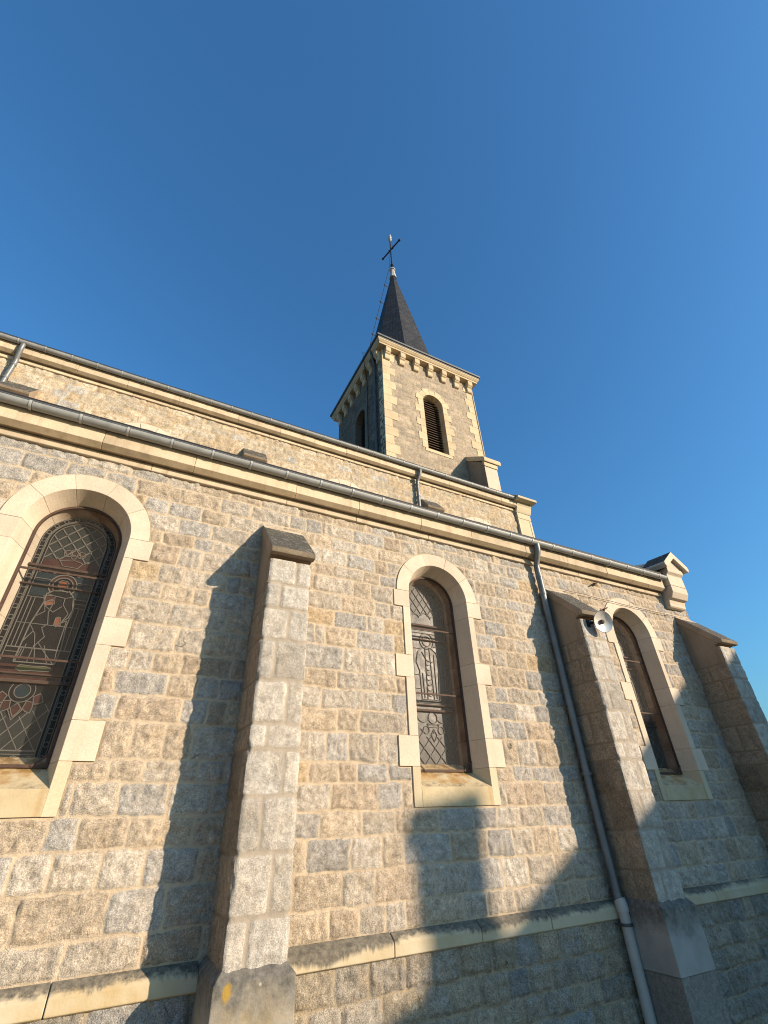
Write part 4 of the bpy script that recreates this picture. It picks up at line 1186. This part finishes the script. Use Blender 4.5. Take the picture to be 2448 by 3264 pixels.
# ------------------------------------------------------------------ separate things
# cross on the spire
t = empty('spire_cross', 'dark iron cross with small white rooster on top of the spire', 'cross', (SCX, SCY, 26.25))
s = MB()
s.tube([(0, 0, -0.1), (0, 0, 0.5), (0, 0, 3.0)], [0.055, 0.045, 0.035], 8)
s.tube([(0, 0, 0.25), (0, 0, 0.33)], 0.09, 8)
s.obj('shaft', M['black'], t)
A = Vector((7.397, 6.05, 28.27))-Vector((SCX, SCY, 26.25)); B = Vector((7.061, 7.364, 28.27))-Vector((SCX, SCY, 26.25))
s = MB()
s.tube([A, B], 0.04, 8)
for e_ in (A, B): s.tube([e_-(A-B).normalized()*0.05, e_+(A-B).normalized()*0.05], 0.065, 8)
mid = (A+B)/2
for k in range(4):
    a = R(45+90*k); d = (A-B).normalized()*math.cos(a)*0.28+Vector((0, 0, 1))*math.sin(a)*0.28
    s.tube([mid, mid+d], 0.018, 6)
s.obj('arm', M['black'], t)
s = MB()
s.tube([(0, 0, 2.95), (0, 0, 3.05), (0, 0, 3.15), (0, 0, 3.22)], [0.02, 0.10, 0.09, 0.03], 10)
s.tube([(0, 0, 3.18), (0, 0.0, 3.30), (0, -0.03, 3.44), (0, -0.08, 3.52)], [0.04, 0.10, 0.07, 0.02], 10)
s.tube([(0, 0.05, 3.32), (0, 0.16, 3.45), (0, 0.2, 3.55)], [0.06, 0.05, 0.015], 8)
s.obj('rooster', M['leadcap'], t, smooth=True)
# lightning conductor
t = empty('lightning_conductor', 'thin lightning conductor cable on stand-off clips down the left side of the spire', 'cable', (TX0-0.35, 5.0, 16.3))
base = Vector((TX0-0.35, 5.0, 16.3))
def spv(k, z, off=0.0):
    r_ = 1.60+(0.10-1.60)*(z-17.3)/(25.42-17.3) if z > 17.3 else 1.74
    a = R(180+off)
    return Vector((SCX+r_*math.cos(a), SCY+r_*math.sin(a), z))
wire = []
for z in (25.3, 24.0, 22.2, 20.6, 19.2, 17.6):
    p = spv(3, z, 12); o = Vector((math.cos(R(192)), math.sin(R(192)), 0.1))*0.24
    wire.append(p+o)
s = MB()
s.tube([Vector((SCX-0.12, SCY, 27.9))-base, Vector((SCX-0.16, SCY, 26.3))-base]+[p-base for p in wire]+[Vector((TX0-0.36, 5.6, 16.5))-base, Vector((TX0-0.30, 5.6, 15.8))-base, Vector((TX0-0.05, 5.9, 15.3))-base, Vector((TX0-0.05, 5.9, 12.0))-base], 0.012, 6)
s.obj('cable', M['black'], t)
for z in (24.0, 22.2, 20.6, 19.2, 17.6):
    p = spv(3, z, 12); o = Vector((math.cos(R(192)), math.sin(R(192)), 0.1))*0.27
    s = MB(); s.tube([p-base, p+o-base], 0.018, 6); s.tube([p+o*0.82-base, p+o*1.05-base], 0.045, 6)
    s.obj('clip', M['black'], t)

# floodlight on the buttress
FL = Vector((5.345, -0.66, 3.745))
t = empty('floodlight', 'round silver dish floodlight bracketed to the buttress front beside the arched window', 'floodlight', FL)
nrm = (CAMLOC-FL).normalized()+0.62*Vector((0.877, -0.48, 0.0))+Vector((0, 0, 0.08)); nrm.normalize()
q = nrm.to_track_quat('Z', 'Y').to_matrix()
def loc_l(r_, a, h): return q @ Vector((r_*math.cos(a), r_*math.sin(a), h))
def lathe(prof, seg=28):
    s = MB()
    for r_, h in prof:
        for k in range(seg): s.v.append(tuple(loc_l(r_, 2*math.pi*k/seg, h)))
    for i in range(len(prof)-1):
        for k in range(seg):
            k2 = (k+1) % seg; s.f.append((i*seg+k, i*seg+k2, (i+1)*seg+k2, (i+1)*seg+k)); s.mi.append(0)
    return s
lathe([(0.140, 0.0), (0.143, -0.004), (0.132, -0.022), (0.09, -0.052), (0.03, -0.068), (0.0, -0.068)]).obj('housing', M['leadcap'], t, smooth=True)
lathe([(0.138, 0.0), (0.115, -0.016), (0.08, -0.032), (0.04, -0.042), (0.0, -0.044)]).obj('reflector', M['reflector'], t, smooth=True)
lathe([(0.0, 0.0), (0.018, -0.002), (0.028, -0.012), (0.030, -0.035), (0.02, -0.05)], 14).obj('bulb', M['iron'], t, smooth=True)
s = MB()
bk = q @ Vector((0, 0, -0.06))
s.tube([bk, bk+Vector((-0.05, 0.03, 0.01)), Vector((-0.13, 0.145, 0.0))], 0.018, 8)
s.tube([bk+Vector((-0.01, 0.0, 0.03)), Vector((-0.10, 0.10, 0.05))], 0.009, 6)
s.box((-0.165, 0.128, -0.05), (-0.105, 0.148, 0.05))
s.obj('bracket', M['black'], t)

# cable along the wall, wall clips
s = MB()
pts = [(5.55, -0.03, 4.492)]
for i in range(1, 14):
    x = 5.55+(8.22-5.55)*i/13; pts.append((x, -0.045+0.006*math.sin(i*2.1), 4.492-0.035*i/13-0.012*math.sin(math.pi*i/13)+0.003*math.sin(i*3.7)))
s.tube(pts, 0.0045, 6)
tag(s.obj('wall_cable', M['cable']), 'thin grey cable running along the granite above the right arched window', 'cable')
def hook(p, lab, k=1.0):
    t = empty('wall_hook', lab, 'hook', p)
    s = MB()
    s.tube([(0, 0.02, 0), (0, -0.05*k, 0.005)], 0.009*k, 6); s.tube([(-0.05*k, -0.05*k, -0.02*k), (0.05*k, -0.055*k, 0.03*k)], 0.013*k, 6)
    s.obj('bar', M['iron'], t)
    s = MB(); s.box((-0.02*k, -0.012, -0.02*k), (0.02*k, 0.01, 0.02*k))
    s.obj('bracket', M['iron'], t)
hook((6.28, -0.03, 4.725), 'small rusty iron hook in the granite under the gutter near the wall end')
hook((6.30, -0.04, 4.29), 'small rusty iron clip above the floodlight at the edge of the limestone arch', 0.8)

# neighbouring house behind the camera: its gable and chimney throw the shade on the wall
P0 = Vector((14.0, -13.5, 0)); az = math.atan2(SUN.x, -SUN.y)
hx = Vector((math.sin(az), -math.cos(az), 0)); ex = Vector((math.cos(az), math.sin(az), 0))
house = empty('neighbour_house', 'rendered house with tiled gable roof and brick chimney facing the church', 'house', P0)
def HP(u, d, z): return ex*u+hx*d+Vector((0, 0, z))
rake = [(-2.4, 4.98), (-0.4, 5.42), (0.6, 5.58), (1.76, 6.12), (3.8, 7.36), (7.0, 9.35)]
rake = rake+[(14-u, z) for u, z in rake[:-1]][::-1]
s = MB()
top = rake; bot = [(u, z-0.16) for u, z in rake]
n_ = len(rake); o = 0
for d in (0.0, 9.0):
    s.v += [tuple(HP(u, d, z)) for u, z in top]+[tuple(HP(u, d, z)) for u, z in bot]
for i in range(n_-1):
    s.f += [(i, i+1, n_+i+1, n_+i), (2*n_+i+1, 2*n_+i, 3*n_+i, 3*n_+i+1), (i+1, i, 2*n_+i, 2*n_+i+1), (n_+i, n_+i+1, 3*n_+i+1, 3*n_+i)]; s.mi += [0]*4
s.obj('roof', M['tile'], house)
s = MB()
wl = [(-2.0, 0.0)]+[(max(-2.0, u), z-0.17) for u, z in rake if -2.0 <= u <= 16.0]+[(16.0, 0.0)]
wl = [(-2.0, 0.0), (-2.0, 4.77)]+[(u, z-0.17) for u, z in rake if -1.9 < u < 15.9]+[(16.0, 4.77), (16.0, 0.0)]
n_ = len(wl)
for d in (0.25, 8.75): s.v += [tuple(HP(u, d, z)) for u, z in wl]
s.f += [tuple(range(n_)), tuple(range(n_, 2*n_))[::-1]]+[(i, n_+i, n_+(i+1) % n_, (i+1) % n_) for i in range(n_)]; s.mi += [0]*(n_+2)
s.obj('wall', M['render'], house)
s = MB()
def hbox(u0, u1, d0, d1, z0, z1, mi=0):
    s.hexa([HP(u0, d0, z0), HP(u1, d0, z0), HP(u1, d0, z1), HP(u0, d0, z1), HP(u0, d1, z0), HP(u1, d1, z0), HP(u1, d1, z1), HP(u0, d1, z1)], mi)
hbox(-0.16, 0.47, 0.3, 0.85, 5.0, 6.78); hbox(-0.22, 0.50, 0.26, 0.89, 6.60, 6.72)
s.obj('chimney', M['tile'], house)
for a_, b_, c_, d_ in ((3.0, 4.1, 1.0, 2.3), (8.0, 9.1, 1.0, 2.3), (6.0, 6.9, 4.2, 5.4)):
    s = MB(); hbox(a_, b_, 0.2, 0.3, c_, d_); s.obj('shutter', M['wood'], house)
